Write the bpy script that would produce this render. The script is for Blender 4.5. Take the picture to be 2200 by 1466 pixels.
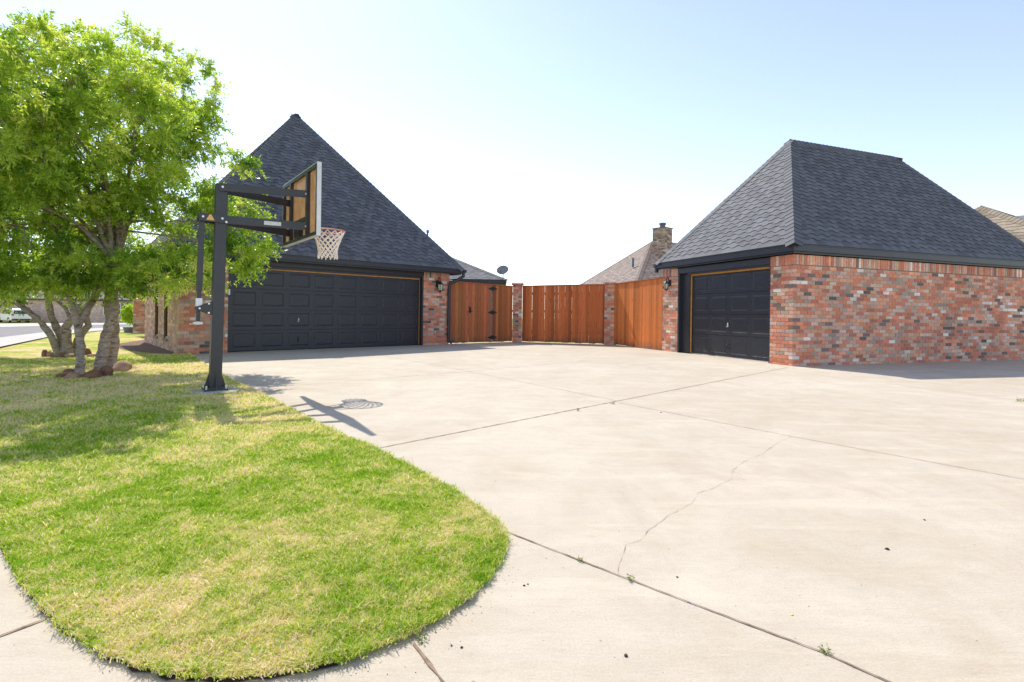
import bpy, math, random
import numpy as np
from mathutils import Vector, Matrix
R = random.Random(7)
NR = np.random.default_rng(7)
SC = bpy.context.scene
COL = SC.collection
for o in list(bpy.data.objects): bpy.data.objects.remove(o)

# ------------------------------------------------------------------ camera
H = 1.05; F = 1100.0; HY = 674.0
RO = math.atan(0.013)
cam = bpy.data.objects.new('camera', bpy.data.cameras.new('camera')); COL.objects.link(cam)
cam.data.lens = 18; cam.data.sensor_width = 36; cam.data.shift_y = (HY-733)/2200
cam.data.clip_start = 0.05; cam.data.clip_end = 3000
c_, s_ = math.cos(RO), math.sin(RO)
cam.matrix_world = Matrix(((c_, -s_, 0, 0), (0, 0, -1, 0), (s_, c_, 0, H), (0, 0, 0, 1)))
SC.camera = cam
# ------------------------------------------------------------------ light
SUNDIR = Vector((-0.520, 0.854, 1.168)).normalized()
az = math.atan2(SUNDIR.x, SUNDIR.y); el = math.asin(SUNDIR.z)
world = bpy.data.worlds.new('World'); SC.world = world; world.use_nodes = True
wn = world.node_tree.nodes; wl = world.node_tree.links
bg = wn['Background']; sky = wn.new('ShaderNodeTexSky'); sky.sky_type = 'NISHITA'; sky.sun_disc = False
sky.sun_elevation = el; sky.sun_rotation = az; sky.altitude = 900; sky.air_density = 1.0; sky.dust_density = 0.4; sky.ozone_density = 2.5
tnt = wn.new('ShaderNodeMix'); tnt.data_type = 'RGBA'; tnt.blend_type = 'MULTIPLY'; tnt.inputs[0].default_value = 1.0; tnt.inputs[7].default_value = (1.06, 0.96, 0.95, 1)
wl.new(sky.outputs[0], tnt.inputs[6]); hs = wn.new('ShaderNodeHueSaturation'); hs.inputs['Saturation'].default_value = 0.80; wl.new(tnt.outputs[2], hs.inputs['Color']); wl.new(hs.outputs[0], bg.inputs[0]); bg.inputs[1].default_value = 0.15
sun = bpy.data.objects.new('sun', bpy.data.lights.new('sun', 'SUN')); COL.objects.link(sun)
sun.data.energy = 2.9; sun.data.angle = math.radians(0.5); sun.data.color = (1.0, 0.95, 0.87)
sun.rotation_euler = (-SUNDIR).to_track_quat('-Z', 'Y').to_euler(); sun.location = (-10, 18, 24)
SC.view_settings.view_transform = 'Standard'; SC.view_settings.look = 'None'
SC.view_settings.exposure = 0.95; SC.view_settings.gamma = 1.0
SC.render.engine = 'CYCLES'
SC.cycles.max_bounces = 8; SC.cycles.transparent_max_bounces = 8

# ------------------------------------------------------------------ helpers
def hz(x, y):
    s = (y-x)*0.7071
    d = s-18
    if d <= -2: return 0.0
    if d < 2: return -0.0128*((d+2)**2)/8
    return -0.0128*d
def ray(px, py):
    u = (px-1100)/F; v = (HY-py)/F
    return (u*c_ - v*s_, v*c_ + u*s_)
def G(px, py):                       # pixel of the photograph -> point on the ground
    a, b = ray(px, py); t = H/(-b)
    for _ in range(30): t = (H - hz(a*t, t))/(-b)
    return (a*t, t)
def W3(px, py, D):
    a, b = ray(px, py); return Vector((a*D, D, H+b*D))
def tag(o, label=None, cat=None, group=None, kind=None):
    if label: o['label'] = label
    if cat: o['category'] = cat
    if group: o['group'] = group
    if kind: o['kind'] = kind
    return o
def empty(name, loc, rz=0.0, label=None, cat=None, group=None):
    o = bpy.data.objects.new(name, None); COL.objects.link(o); o.location = loc; o.rotation_euler = (0, 0, rz)
    o.empty_display_size = 0.2
    return tag(o, label, cat, group)
class MB:
    def __init__(s): s.v = []; s.f = []; s.c = []; s.smooth = False
    def face(s, pts, col=None):
        n = len(s.v); s.v += [tuple(p) for p in pts]; s.f.append(tuple(range(n, n+len(pts)))); s.c.append(col)
    def mesh(s, vs, fs, col=None):
        n = len(s.v); s.v += [tuple(p) for p in vs]
        for f in fs: s.f.append(tuple(i+n for i in f)); s.c.append(col)
    def box(s, a, b, col=None, skip=()):
        x0, y0, z0 = a; x1, y1, z1 = b
        x0, x1 = min(x0, x1), max(x0, x1); y0, y1 = min(y0, y1), max(y0, y1); z0, z1 = min(z0, z1), max(z0, z1)
        vs = [(x0,y0,z0),(x1,y0,z0),(x1,y1,z0),(x0,y1,z0),(x0,y0,z1),(x1,y0,z1),(x1,y1,z1),(x0,y1,z1)]
        s.mesh(vs, [(0,3,2,1),(4,5,6,7),(0,1,5,4),(1,2,6,5),(2,3,7,6),(3,0,4,7)], col)
    def obox(s, o, ax, ay, az_, a, b, col=None):   # box in an oriented frame
        o = Vector(o); vs = []
        for z in (a[2], b[2]):
            for (x, y) in ((a[0],a[1]),(b[0],a[1]),(b[0],b[1]),(a[0],b[1])):
                vs.append(o + ax*x + ay*y + az_*z)
        s.mesh(vs, [(0,3,2,1),(4,5,6,7),(0,1,5,4),(1,2,6,5),(2,3,7,6),(3,0,4,7)], col)
    def bar(s, p, q, w, h, up=Vector((0,0,1)), col=None):
        p = Vector(p); q = Vector(q); d = (q-p); L = d.length; d.normalize()
        if abs(d.dot(up)) > 0.98: up = Vector((0,1,0))
        sx = d.cross(up).normalized(); uz = sx.cross(d)
        s.obox(p, d, sx, uz, (0,-w/2,-h/2), (L,w/2,h/2), col)
    def tube(s, pts, rad, n=8, col=None, caps=True):
        pts = [Vector(p) for p in pts]
        if not hasattr(rad, '__len__'): rad = [rad]*len(pts)
        base = len(s.v); prev = None
        for i, p in enumerate(pts):
            t = (pts[min(i+1, len(pts)-1)] - pts[max(i-1, 0)]).normalized()
            if prev is None:
                a = Vector((0,0,1)) if abs(t.z) < 0.9 else Vector((1,0,0))
                nx = t.cross(a).normalized()
            else:
                nx = (prev - t*prev.dot(t)).normalized()
            prev = nx; ny = t.cross(nx)
            for k in range(n):
                a = 2*math.pi*k/n
                s.v.append(tuple(p + (nx*math.cos(a) + ny*math.sin(a))*rad[i]))
        for i in range(len(pts)-1):
            for k in range(n):
                a = base+i*n+k; b = base+i*n+(k+1) % n
                s.f.append((a, b, b+n, a+n)); s.c.append(col)
        if caps:
            s.f.append(tuple(base+k for k in reversed(range(n)))); s.c.append(col)
            s.f.append(tuple(base+(len(pts)-1)*n+k for k in range(n))); s.c.append(col)
    def lathe(s, prof, n=16, c=(0,0,0), col=None):
        base = len(s.v)
        for (r, z) in prof:
            for k in range(n):
                a = 2*math.pi*k/n; s.v.append((c[0]+r*math.cos(a), c[1]+r*math.sin(a), c[2]+z))
        for i in range(len(prof)-1):
            for k in range(n):
                a = base+i*n+k; b = base+i*n+(k+1) % n
                s.f.append((a, b, b+n, a+n)); s.c.append(col)
    def build(s, name, mat, parent=None, smooth=False, bevel=0):
        me = bpy.data.meshes.new(name); me.from_pydata(s.v, [], s.f); me.update()
        if any(c is not None for c in s.c):
            at = me.color_attributes.new('tint', 'FLOAT_COLOR', 'CORNER')
            arr = np.empty((len(me.loops), 4), np.float32)
            cs = np.array([(c if c is not None else (0.5,0.5,0.5)) for c in s.c], np.float32)
            ln = np.array([len(f) for f in s.f])
            arr[:, :3] = np.repeat(cs, ln, axis=0); arr[:, 3] = 1
            at.data.foreach_set('color', arr.ravel())
        me.materials.append(mat)
        if smooth: me.polygons.foreach_set('use_smooth', [True]*len(me.polygons))
        o = bpy.data.objects.new(name, me); COL.objects.link(o)
        if parent: o.parent = parent
        if bevel:
            m = o.modifiers.new('bevel', 'BEVEL'); m.width = bevel; m.segments = 2; m.limit_method = 'ANGLE'
        return o
def copy_tree(o, parent=None):
    c = o.copy(); COL.objects.link(c); c.parent = parent
    for ch in o.children: copy_tree(ch, c)
    return c

# ------------------------------------------------------------------ materials
class NT:
    def __init__(s, name):
        s.m = bpy.data.materials.new(name); s.m.use_nodes = True
        s.n = s.m.node_tree.nodes; s.l = s.m.node_tree.links
        s.p = s.n['Principled BSDF']; s.out = s.n['Material Output']
        s.pos = s.n.new('ShaderNodeTexCoord').outputs['Object']
    def world(s):
        return s.n.new('ShaderNodeNewGeometry').outputs['Position']
    def noise(s, scale, detail=4, rough=0.6, vec=None, dist=0):
        t = s.n.new('ShaderNodeTexNoise'); t.inputs['Scale'].default_value = scale; t.inputs['Detail'].default_value = detail
        t.inputs['Roughness'].default_value = rough; t.inputs['Distortion'].default_value = dist
        s.l.new(vec if vec is not None else s.pos, t.inputs['Vector']); return t.outputs['Fac']
    def mapv(s, vec, scale, rot=(0,0,0)):
        t = s.n.new('ShaderNodeMapping'); t.inputs['Scale'].default_value = scale; t.inputs['Rotation'].default_value = rot
        s.l.new(vec, t.inputs['Vector']); return t.outputs['Vector']
    def ramp(s, fac, stops, interp='LINEAR'):
        t = s.n.new('ShaderNodeValToRGB'); t.color_ramp.interpolation = interp
        e = t.color_ramp.elements
        while len(e) < len(stops): e.new(0.5)
        for i, (p, c) in enumerate(stops):
            e[i].position = p; e[i].color = (c if hasattr(c, '__len__') else (c, c, c))[:3] + (1,) if hasattr(c, '__len__') else (c, c, c, 1)
        s.l.new(fac, t.inputs[0]); return t.outputs['Color']
    def mix(s, fac, a, b, mode='MIX'):
        t = s.n.new('ShaderNodeMix'); t.data_type = 'RGBA'; t.blend_type = mode
        for inp, v in ((t.inputs[0], fac), (t.inputs[6], a), (t.inputs[7], b)):
            if hasattr(v, 'links'): s.l.new(v, inp)
            elif hasattr(v, '__len__'): inp.default_value = tuple(v)[:3] + (1,)
            else: inp.default_value = v if inp == t.inputs[0] else (v, v, v, 1)
        return t.outputs[2]
    def math(s, op, a, b=0.0):
        t = s.n.new('ShaderNodeMath'); t.operation = op
        for inp, v in ((t.inputs[0], a), (t.inputs[1], b)):
            if hasattr(v, 'links'): s.l.new(v, inp)
            else: inp.default_value = v
        return t.outputs[0]
    def attr(s, name):
        t = s.n.new('ShaderNodeAttribute'); t.attribute_name = name; return t
    def bump(s, h, dist=0.01, strength=1.0):
        t = s.n.new('ShaderNodeBump'); t.inputs['Distance'].default_value = dist; t.inputs['Strength'].default_value = strength
        s.l.new(h, t.inputs['Height']); s.l.new(t.outputs[0], s.p.inputs['Normal'])
    def set(s, col=None, rough=0.6, metal=0.0, spec=None):
        if col is not None:
            if hasattr(col, 'links'): s.l.new(col, s.p.inputs['Base Color'])
            else: s.p.inputs['Base Color'].default_value = tuple(col)[:3] + (1,)
        if hasattr(rough, 'links'): s.l.new(rough, s.p.inputs['Roughness'])
        else: s.p.inputs['Roughness'].default_value = rough
        s.p.inputs['Metallic'].default_value = metal
        if spec is not None: s.p.inputs['Specular IOR Level'].default_value = spec
        return s.m
def simple(name, col, rough=0.5, metal=0.0, var=0.12, sc=6, spec=None, bump=0.0):
    t = NT(name); n = t.noise(sc, 5)
    d = tuple(c*(1-var) for c in col); l = tuple(min(1, c*(1+var)) for c in col)
    c = t.ramp(n, [(0.3, d), (0.7, l)])
    if bump: t.bump(t.noise(sc*12, 3), bump)
    return t.set(c, rough, metal, spec)

def lawn_color(t):
    w = t.world()
    n1 = t.noise(0.55, 3, 0.55, w); n2 = t.noise(2.6, 4, 0.65, w, 0.4); n3 = t.noise(11, 4, 0.7, w, 0.6)
    a = t.math('ADD', t.math('MULTIPLY', n1, 0.50), t.math('MULTIPLY', n2, 0.50))
    a = t.math('ADD', a, t.math('MULTIPLY', n3, 0.40))
    # turf is drier round the trees and along the front kerb
    def dist(c):
        v = t.n.new('ShaderNodeVectorMath'); v.operation = 'DISTANCE'; t.l.new(w, v.inputs[0]); v.inputs[1].default_value = c; return v.outputs['Value']
    dry = t.math('MULTIPLY', t.ramp(t.math('MULTIPLY', dist((-5.6, 7.6, 0)), 0.1), [(0.12, 1), (0.36, 0)]), 0.11)
    dry2 = t.math('MULTIPLY', t.ramp(t.math('MULTIPLY', dist((-0.95, 1.05, 0)), 0.5), [(0.15, 1), (0.62, 0)]), 0.10)
    a = t.math('ADD', a, t.math('ADD', dry, dry2))
    return t.math('ADD', t.math('MULTIPLY', a, 1.4), -0.290)
def m_ground():
    t = NT('lawn_ground'); a = lawn_color(t); w = t.world()
    c = t.ramp(a, [(0.54, (0.28,0.40,0.03)), (0.66, (0.44,0.48,0.06)), (0.74, (0.66,0.55,0.20)), (0.86, (0.80,0.62,0.38))])
    f = t.noise(60, 4, 0.7, w)
    c = t.mix(0.65, c, t.ramp(f, [(0.3, 0.45), (0.7, 1.35)]), 'MULTIPLY')
    t.bump(t.noise(45, 4, 0.7, w), 0.03)
    return t.set(c, 0.9, spec=0.1)
def m_blade():
    t = NT('grass_blade'); a = lawn_color(t); r = t.attr('rnd').outputs['Fac']
    v = t.math('ADD', a, t.math('MULTIPLY', t.math('SUBTRACT', r, 0.5), 0.46))
    c = t.ramp(v, [(0.48, (0.22,0.44,0.012)), (0.64, (0.47,0.62,0.035)), (0.73, (0.76,0.76,0.12)), (0.80, (0.92,0.78,0.36)), (0.95, (0.95,0.80,0.58))])
    t.set(c, 0.55, spec=0.25)
    tr = t.n.new('ShaderNodeBsdfTranslucent'); t.l.new(c, tr.inputs[0])
    mx = t.n.new('ShaderNodeMixShader'); mx.inputs[0].default_value = 0.45
    t.l.new(t.p.outputs[0], mx.inputs[1]); t.l.new(tr.outputs[0], mx.inputs[2]); t.l.new(mx.outputs[0], t.out.inputs[0])
    return t.m
def m_leaf(name, dark, mid, light, tmix=0.5):
    t = NT(name); r = t.attr('rnd').outputs['Fac']
    c = t.ramp(r, [(0.0, dark), (0.45, mid), (1.0, light)])
    t.set(c, 0.36, spec=0.6)
    tr = t.n.new('ShaderNodeBsdfTranslucent')
    c2 = t.mix(1.0, c, (1.35, 1.32, 0.75), 'MULTIPLY'); t.l.new(c2, tr.inputs[0])
    mx = t.n.new('ShaderNodeMixShader'); mx.inputs[0].default_value = tmix
    t.l.new(t.p.outputs[0], mx.inputs[1]); t.l.new(tr.outputs[0], mx.inputs[2]); t.l.new(mx.outputs[0], t.out.inputs[0])
    return t.m
def m_concrete(name, base=(0.510,0.442,0.342), rot=0.5):
    t = NT(name); w = t.world()
    n1 = t.noise(0.28, 4, 0.55, w, 0.6); n2 = t.noise(1.6, 6, 0.65, w, 0.8)
    st = t.noise(2.2, 6, 0.7, t.mapv(w, (0.35, 2.2, 1), (0,0,rot)), 0.3)
    d = tuple(x*y for x, y in zip(base, (0.93,0.88,0.82))); l = tuple(min(1, x*y) for x, y in zip(base, (1.14,1.15,1.15)))
    c = t.ramp(t.math('ADD', t.math('MULTIPLY', n1, 0.5), t.math('MULTIPLY', n2, 0.5)), [(0.36, d), (0.5, base), (0.64, l)])
    c = t.mix(t.math('MULTIPLY', t.ramp(st, [(0.5, 0), (0.72, 1)]), 0.45), c, tuple(min(1, x*1.28) for x in base))
    c = t.mix(t.math('MULTIPLY', t.ramp(t.noise(0.9, 5, 0.7, w, 1.0), [(0.56, 0), (0.7, 1)]), 0.35), c, (0.42,0.31,0.235))
    m3 = t.noise(5.5, 7, 0.75, w, 1.5)
    c = t.mix(0.45, c, t.ramp(m3, [(0.3, 0.86), (0.5, 1.0), (0.72, 1.09)]), 'MULTIPLY')
    rs = t.ramp(t.noise(3.1, 6, 0.8, w, 2.0), [(0.66, 0), (0.76, 1)])
    c = t.mix(t.math('MULTIPLY', rs, 0.22), c, (0.40,0.25,0.15))
    tm = t.ramp(t.noise(0.8, 5, 0.75, t.mapv(w, (2.6, 0.35, 1), (0,0,-0.55)), 0.6), [(0.58, 0), (0.75, 1)])
    c = t.mix(t.math('MULTIPLY', tm, 0.14), c, (0.30,0.25,0.20))
    g = t.noise(120, 3, 0.7, w)
    c = t.mix(0.5, c, t.ramp(g, [(0.3, 0.78), (0.7, 1.15)]), 'MULTIPLY')
    sp = t.ramp(t.noise(38, 2, 0.5, w), [(0.245, 0.45), (0.27, 1.0)])
    c = t.mix(0.7, c, sp, 'MULTIPLY')
    h = t.math('ADD', t.math('MULTIPLY', g, 0.4), t.noise(14, 5, 0.7, t.mapv(w, (0.5, 2.5, 1), (0,0,rot))))
    t.bump(h, 0.004, 0.7)
    return t.set(c, 0.82, spec=0.25)
def m_tint(name, rough=0.8, n_sc=30, amt=0.35, bump=0.004, white=False, grain=None, spec=0.3):
    t = NT(name); c = t.attr('tint').outputs['Color']
    vec = t.mapv(t.pos, grain) if grain else t.pos
    n = t.noise(n_sc, 5, 0.65, vec)
    c = t.mix(amt*2, c, t.ramp(n, [(0.25, 1-amt), (0.75, 1+amt)]), 'MULTIPLY')
    if white:
        w = t.ramp(t.noise(9, 6, 0.8), [(0.66, 0), (0.72, 1)])
        c = t.mix(t.math('MULTIPLY', w, 0.5), c, (0.62,0.56,0.5))
        st = t.ramp(t.noise(1.1, 4, 0.6), [(0.35, 0.75), (0.65, 1.08)])
        c = t.mix(0.8, c, st, 'MULTIPLY')
    t.bump(n, bump)
    return t.set(c, rough, spec=spec)
def m_wood():
    t = NT('cedar_boards'); c = t.attr('tint').outputs['Color']
    g = t.noise(6, 6, 0.7, t.mapv(t.pos, (14, 14, 0.7)), 0.6)
    c = t.mix(0.9, c, t.ramp(g, [(0.25, 0.55), (0.75, 1.3)]), 'MULTIPLY')
    k = t.noise(3.5, 2, 0.5, t.mapv(t.pos, (2.2, 2.2, 1)))
    c = t.mix(t.math('MULTIPLY', t.ramp(k, [(0.68, 0), (0.74, 1)]), 0.8), c, (0.09,0.03,0.012))
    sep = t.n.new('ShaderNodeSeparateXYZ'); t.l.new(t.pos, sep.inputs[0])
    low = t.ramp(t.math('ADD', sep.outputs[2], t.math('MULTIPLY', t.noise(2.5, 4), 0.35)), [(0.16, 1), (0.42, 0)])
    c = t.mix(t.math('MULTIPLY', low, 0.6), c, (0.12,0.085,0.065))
    t.bump(g, 0.003)
    return t.set(c, 0.7, spec=0.25)
def m_bark():
    t = NT('pale_bark'); w = t.pos
    a = t.noise(7, 5, 0.7, t.mapv(w, (1, 1, 3.2)), 0.8)
    c = t.ramp(a, [(0.32, (0.09,0.06,0.045)), (0.43, (0.25,0.19,0.15)), (0.56, (0.38,0.31,0.25)), (0.75, (0.52,0.45,0.38))])
    t.bump(t.noise(20, 5, 0.7, t.mapv(w, (1, 1, 2.0))), 0.008)
    return t.set(c, 0.9, spec=0.15)
def m_glass(name, col, rough=0.08):
    t = NT(name); return t.set(col, rough, 0.0, 0.8)
M = {}
M['ground'] = m_ground(); M['blade'] = m_blade()
M['conc'] = m_concrete('driveway_concrete'); M['walk'] = m_concrete('kerb_concrete', (0.48,0.44,0.39), 1.1)
M['asphalt'] = simple('asphalt', (0.20,0.18,0.165), 0.9, var=0.15, sc=3)
M['mulch'] = simple('mulch', (0.25,0.15,0.10), 0.95, var=0.45, sc=30, bump=0.02)
M['soil'] = simple('soil', (0.09,0.055,0.035), 0.95, var=0.4, sc=25, bump=0.02)
M['joint'] = simple('joint_dirt', (0.26,0.18,0.115), 0.95, var=0.5, sc=30)
M['fine_joint'] = simple('sawn_joint', (0.40,0.31,0.23), 0.95, var=0.3, sc=20)
M['crack'] = simple('hairline_crack', (0.40,0.31,0.235), 0.95, var=0.35, sc=8)
M['brick'] = m_tint('mixed_brick', 0.88, 22, 0.38, 0.006, white=True)
M['mortar'] = simple('mortar', (0.44,0.34,0.26), 0.95, var=0.2, sc=20, bump=0.004)
M['shingle'] = m_tint('asphalt_shingles', 0.8, 140, 0.28, 0.003, spec=0.35)
M['trim'] = simple('charcoal_trim_paint', (0.026,0.028,0.036), 0.42, var=0.12, sc=4, spec=0.5)
M['glow_trim'] = simple('glow_tinted_stop', (0.55,0.27,0.08), 0.6, var=0.2, sc=8)  # door stop: warm orange bounce light put into its colour
M['soffit'] = simple('soffit_paint', (0.05,0.05,0.056), 0.6)
def m_door():
    t = NT('garage_door_paint'); g = t.noise(8, 6, 0.7, t.mapv(t.pos, (1.2, 1.2, 14)), 0.3)
    c = t.ramp(g, [(0.3, (0.016,0.019,0.028)), (0.7, (0.027,0.031,0.042))]); t.bump(g, 0.003)
    return t.set(c, 0.38, spec=0.5)
M['door'] = m_door()
M['steel'] = simple('powder_coated_steel', (0.035,0.036,0.042), 0.4, var=0.15, sc=5, spec=0.5)
M['bolt'] = simple('zinc_bolt', (0.65,0.65,0.63), 0.35, 0.7)
M['silver'] = simple('aluminium_trim', (0.62,0.60,0.57), 0.35, 0.3)
def m_acryl():
    t = NT('yellowed_acrylic'); n = t.noise(5, 5, 0.6)
    c = t.ramp(n, [(0.35, (0.66,0.45,0.25)), (0.7, (0.85,0.64,0.40))]); t.set(c, 0.25, spec=0.5)
    tr = t.n.new('ShaderNodeBsdfTranslucent'); t.l.new(c, tr.inputs[0])
    mx = t.n.new('ShaderNodeMixShader'); mx.inputs[0].default_value = 0.6
    t.l.new(t.p.outputs[0], mx.inputs[1]); t.l.new(tr.outputs[0], mx.inputs[2]); t.l.new(mx.outputs[0], t.out.inputs[0])
    return t.m
M['acryl'] = m_acryl()
M['rim'] = simple('faded_orange_paint', (0.62,0.22,0.13), 0.5)
M['net'] = simple('white_net_cord', (0.82,0.74,0.66), 0.8)
M['wood'] = m_wood(); M['bark'] = m_bark()
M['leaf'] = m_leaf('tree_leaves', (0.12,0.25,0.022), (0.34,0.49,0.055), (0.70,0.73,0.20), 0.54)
M['bush'] = m_leaf('bush_leaves', (0.20,0.36,0.02), (0.42,0.60,0.04), (0.62,0.72,0.07))
M['rock'] = simple('red_rock', (0.23,0.115,0.07), 0.9, var=0.5, sc=5, bump=0.02)
M['rockpale'] = simple('tan_rock', (0.42,0.26,0.16), 0.9, var=0.4, sc=5, bump=0.02)
M['glass'] = m_glass('window_glass', (0.03,0.04,0.045)); M['lampglass'] = simple('lamp_glass', (0.55,0.50,0.38), 0.12, var=0.3, sc=20)
M['white'] = simple('white_paint', (0.78,0.78,0.78), 0.3, var=0.03, spec=0.6)
M['black'] = simple('black_plastic', (0.02,0.02,0.022), 0.5); M['chrome'] = simple('chrome', (0.6,0.6,0.62), 0.2, 0.9)
M['red'] = simple('tail_lamp_red', (0.4,0.02,0.02), 0.2); M['bronze'] = simple('bronze_frame', (0.13,0.075,0.035), 0.45)
M['dish'] = simple('grey_dish', (0.26,0.27,0.28), 0.6); M['pot'] = simple('grey_pot', (0.19,0.19,0.20), 0.8)
M['flue'] = simple('flue_metal', (0.10,0.11,0.14), 0.4, 0.6); M['debris'] = simple('debris', (0.07,0.04,0.025), 0.9)
M['blue'] = simple('blue_scrap', (0.10,0.42,0.75), 0.5); M['yellow'] = simple('yellow_scrap', (0.72,0.68,0.2), 0.6)
M['sticker'] = simple('pale_sticker', (0.62,0.63,0.62), 0.5, var=0.25, sc=60); M['warn'] = simple('warning_sticker', (0.80,0.45,0.12), 0.5)
M['weed'] = m_leaf('weed_leaves', (0.08,0.14,0.01), (0.14,0.21,0.02), (0.22,0.28,0.03))

# ------------------------------------------------------------------ ground, driveway, street
def axis(lo, hi, near, step):
    a = list(np.arange(-near, near+step, step)); x = near
    while x < hi: x *= 1.22; a.append(min(x, hi))
    x = near
    while x < -lo: x *= 1.22; a.insert(0, max(-x, lo))
    return a
gx = axis(-900, 900, 40, 1.0); gy = axis(-900, 900, 40, 1.0)
mb = MB(); mb.v = [(x, y, hz(x, y)-0.012) for y in gy for x in gx]
nx = len(gx)
for j in range(len(gy)-1):
    for i in range(nx-1):
        a = j*nx+i; mb.f.append((a, a+1, a+nx+1, a+nx)); mb.c.append(None)
tag(mb.build('ground', M['ground'], smooth=True), kind='structure')

LA = (-7.72, 11.87); LRZ = math.radians(42.6)          # left garage corner and heading
RC = (6.02, 10.98); RRZ = math.radians(19.57)          # right garage corner and heading
mb = MB()
mb.face([(x, y, 0.0) for x, y in [(-9,-6),(26,-6),(26,22),(15,17),(8,17),(4.7,15.5),(3.6,18.15),(0.25,19.2),(-2.1,17.8),(-7.4,12.6),(-9,11)]])
drive = tag(mb.build('driveway', M['conc']), kind='structure')

edge_px = [(405,761),(450,792),(495,820),(560,849),(625,884),(700,925),(800,968),(900,1020),(980,1065),(1040,1107),(1070,1135),(1082,1160),(1075,1197),(1050,1240),(1000,1290),(930,1338),(850,1380),(740,1422),(620,1447),(500,1459),(400,1456),(330,1443),(250,1415),(180,1378),(110,1322),(60,1260),(25,1195),(0,1146)]
edge = [G(*p) for p in edge_px]
def smooth_poly(p, it=2):
    for _ in range(it):
        q = [p[0]]
        for a, b in zip(p[:-1], p[1:]):
            q += [(a[0]*.75+b[0]*.25, a[1]*.75+b[1]*.25), (a[0]*.25+b[0]*.75, a[1]*.25+b[1]*.75)]
        q.append(p[-1]); p = q
    return p
edge = smooth_poly(edge)
edge = [(x+0.004*math.sin(i*2.1)+R.uniform(-.004,.004), y+0.004*math.cos(i*1.7)+R.uniform(-.004,.004)) for i, (x, y) in enumerate(edge)]
lawn_poly = edge + [(-3.3,2.75),(-4.6,3.3),(-7,4.0),(-10,4.4),(-14,5),(-14.5,8),(-13,10.6),(-12.3,12.4),(-11,14.0),(-8.2,13.0)]
mb = MB()
mb.face([(x, y, 0.018) for x, y in reversed(lawn_poly)])
for a, b in zip(edge[:-1], edge[1:]):
    mb.face([(a[0],a[1],0.018),(b[0],b[1],0.018),(b[0],b[1],-0.01),(a[0],a[1],-0.01)])
tag(mb.build('lawn', M['ground']), kind='structure')
# dark soil line where the turf was cut along the kerb
def strip(pts, w, z, mb, jit=0.0):
    n = len(pts); L = []; Rr = []
    for i, p in enumerate(pts):
        a = Vector(pts[max(i-1, 0)]); b = Vector(pts[min(i+1, n-1)]); d = (b-a); d.normalize(); nn = Vector((-d.y, d.x))
        ww = w*(1+R.uniform(-jit, jit))/2; zz = z+hz(p[0], p[1])
        L.append((p[0]+nn.x*ww, p[1]+nn.y*ww, zz)); Rr.append((p[0]-nn.x*ww, p[1]-nn.y*ww, zz))
    for i in range(n-1): mb.face([L[i], Rr[i], Rr[i+1], L[i+1]])
def densify(pts, step=0.05, jit=0.0):
    out = []
    for a, b in zip(pts[:-1], pts[1:]):
        L = math.dist(a, b); k = max(1, int(L/step))
        for i in range(k):
            t = i/k; out.append((a[0]+(b[0]-a[0])*t+R.uniform(-jit, jit), a[1]+(b[1]-a[1])*t+R.uniform(-jit, jit)))
    out.append(pts[-1]); return out
mb = MB(); strip(densify(edge[70:], 0.03, 0.0), 0.035, 0.004, mb, 0.5)
tag(mb.build('soil_edge', M['soil']), kind='structure')
def jl(name, pix, w, mat, z=0.004, jit=0.35, dj=0.0015):
    mb = MB(); strip(densify([G(*p) for p in pix], 0.04, dj), w, z, mb, jit)
    return mb.build(name, mat, drive)
jl('expansion_joint', [(796,967),(1692,790)], 0.011, M['joint'])
jl('expansion_joint', [(1084,1142),(1240,1203),(1480,1296),(1760,1400),(1960,1490)], 0.0065, M['joint'])
jl('expansion_joint', [(888,1384),(925,1430),(975,1500)], 0.009, M['joint'], jit=0.9)
jl('expansion_joint', [(-200,1440),(0,1368),(100,1331)], 0.009, M['joint'])
jl('control_joint', [(575,833),(1000,799),(1260,776)], 0.010, M['fine_joint'])
jl('control_joint', [(1330,866),(1695,937),(2200,1030),(2500,1085)], 0.008, M['fine_joint'])
jl('control_joint', [(820,764),(1000,797),(1328,862)], 0.008, M['fine_joint'])
jl('control_joint', [(1703,792),(2000,837),(2400,862)], 0.008, M['fine_joint'])
cr = [(1700,938),(1665,955),(1640,975),(1600,990),(1575,1010),(1570,1030),(1530,1050),(1500,1060),(1485,1082),(1440,1105),(1420,1120),(1390,1143),(1375,1163),(1345,1170),(1338,1192),(1328,1215),(1330,1240)]
jl('crack', cr, 0.0018, M['crack'], 0.003, 0.95, 0.006)
# street beyond the lawn
def band(name, A, B, mat, z, n=60, m=4):
    mb = MB(); A = [G(*p) for p in A]; B = [G(*p) for p in B]
    def samp(P, t):
        L = [0]
        for a, b in zip(P[:-1], P[1:]): L.append(L[-1]+math.dist(a, b))
        s = t*L[-1]
        for i in range(len(P)-1):
            if s <= L[i+1]+1e-9:
                f = (s-L[i])/(L[i+1]-L[i]); return (P[i][0]+(P[i+1][0]-P[i][0])*f, P[i][1]+(P[i+1][1]-P[i][1])*f)
        return P[-1]
    g = []
    for i in range(n+1):
        a = samp(A, i/n); b = samp(B, i/n)
        for j in range(m+1):
            x = a[0]+(b[0]-a[0])*j/m; y = a[1]+(b[1]-a[1])*j/m; g.append((x, y, hz(x, y)+z))
    mb.v = g
    for i in range(n):
        for j in range(m):
            k = i*(m+1)+j; mb.f.append((k, k+m+1, k+m+2, k+1)); mb.c.append(None)
    return tag(mb.build(name, mat), kind='structure')
near0 = [(-500,850),(-200,782),(0,748),(120,722),(210,712),(330,706)]
near1 = [(-500,812),(-200,752),(0,727),(120,712),(210,706),(330,702)]
far0 = [(-500,722),(-200,712),(0,704),(120,701),(210,699),(330,697)]
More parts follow.
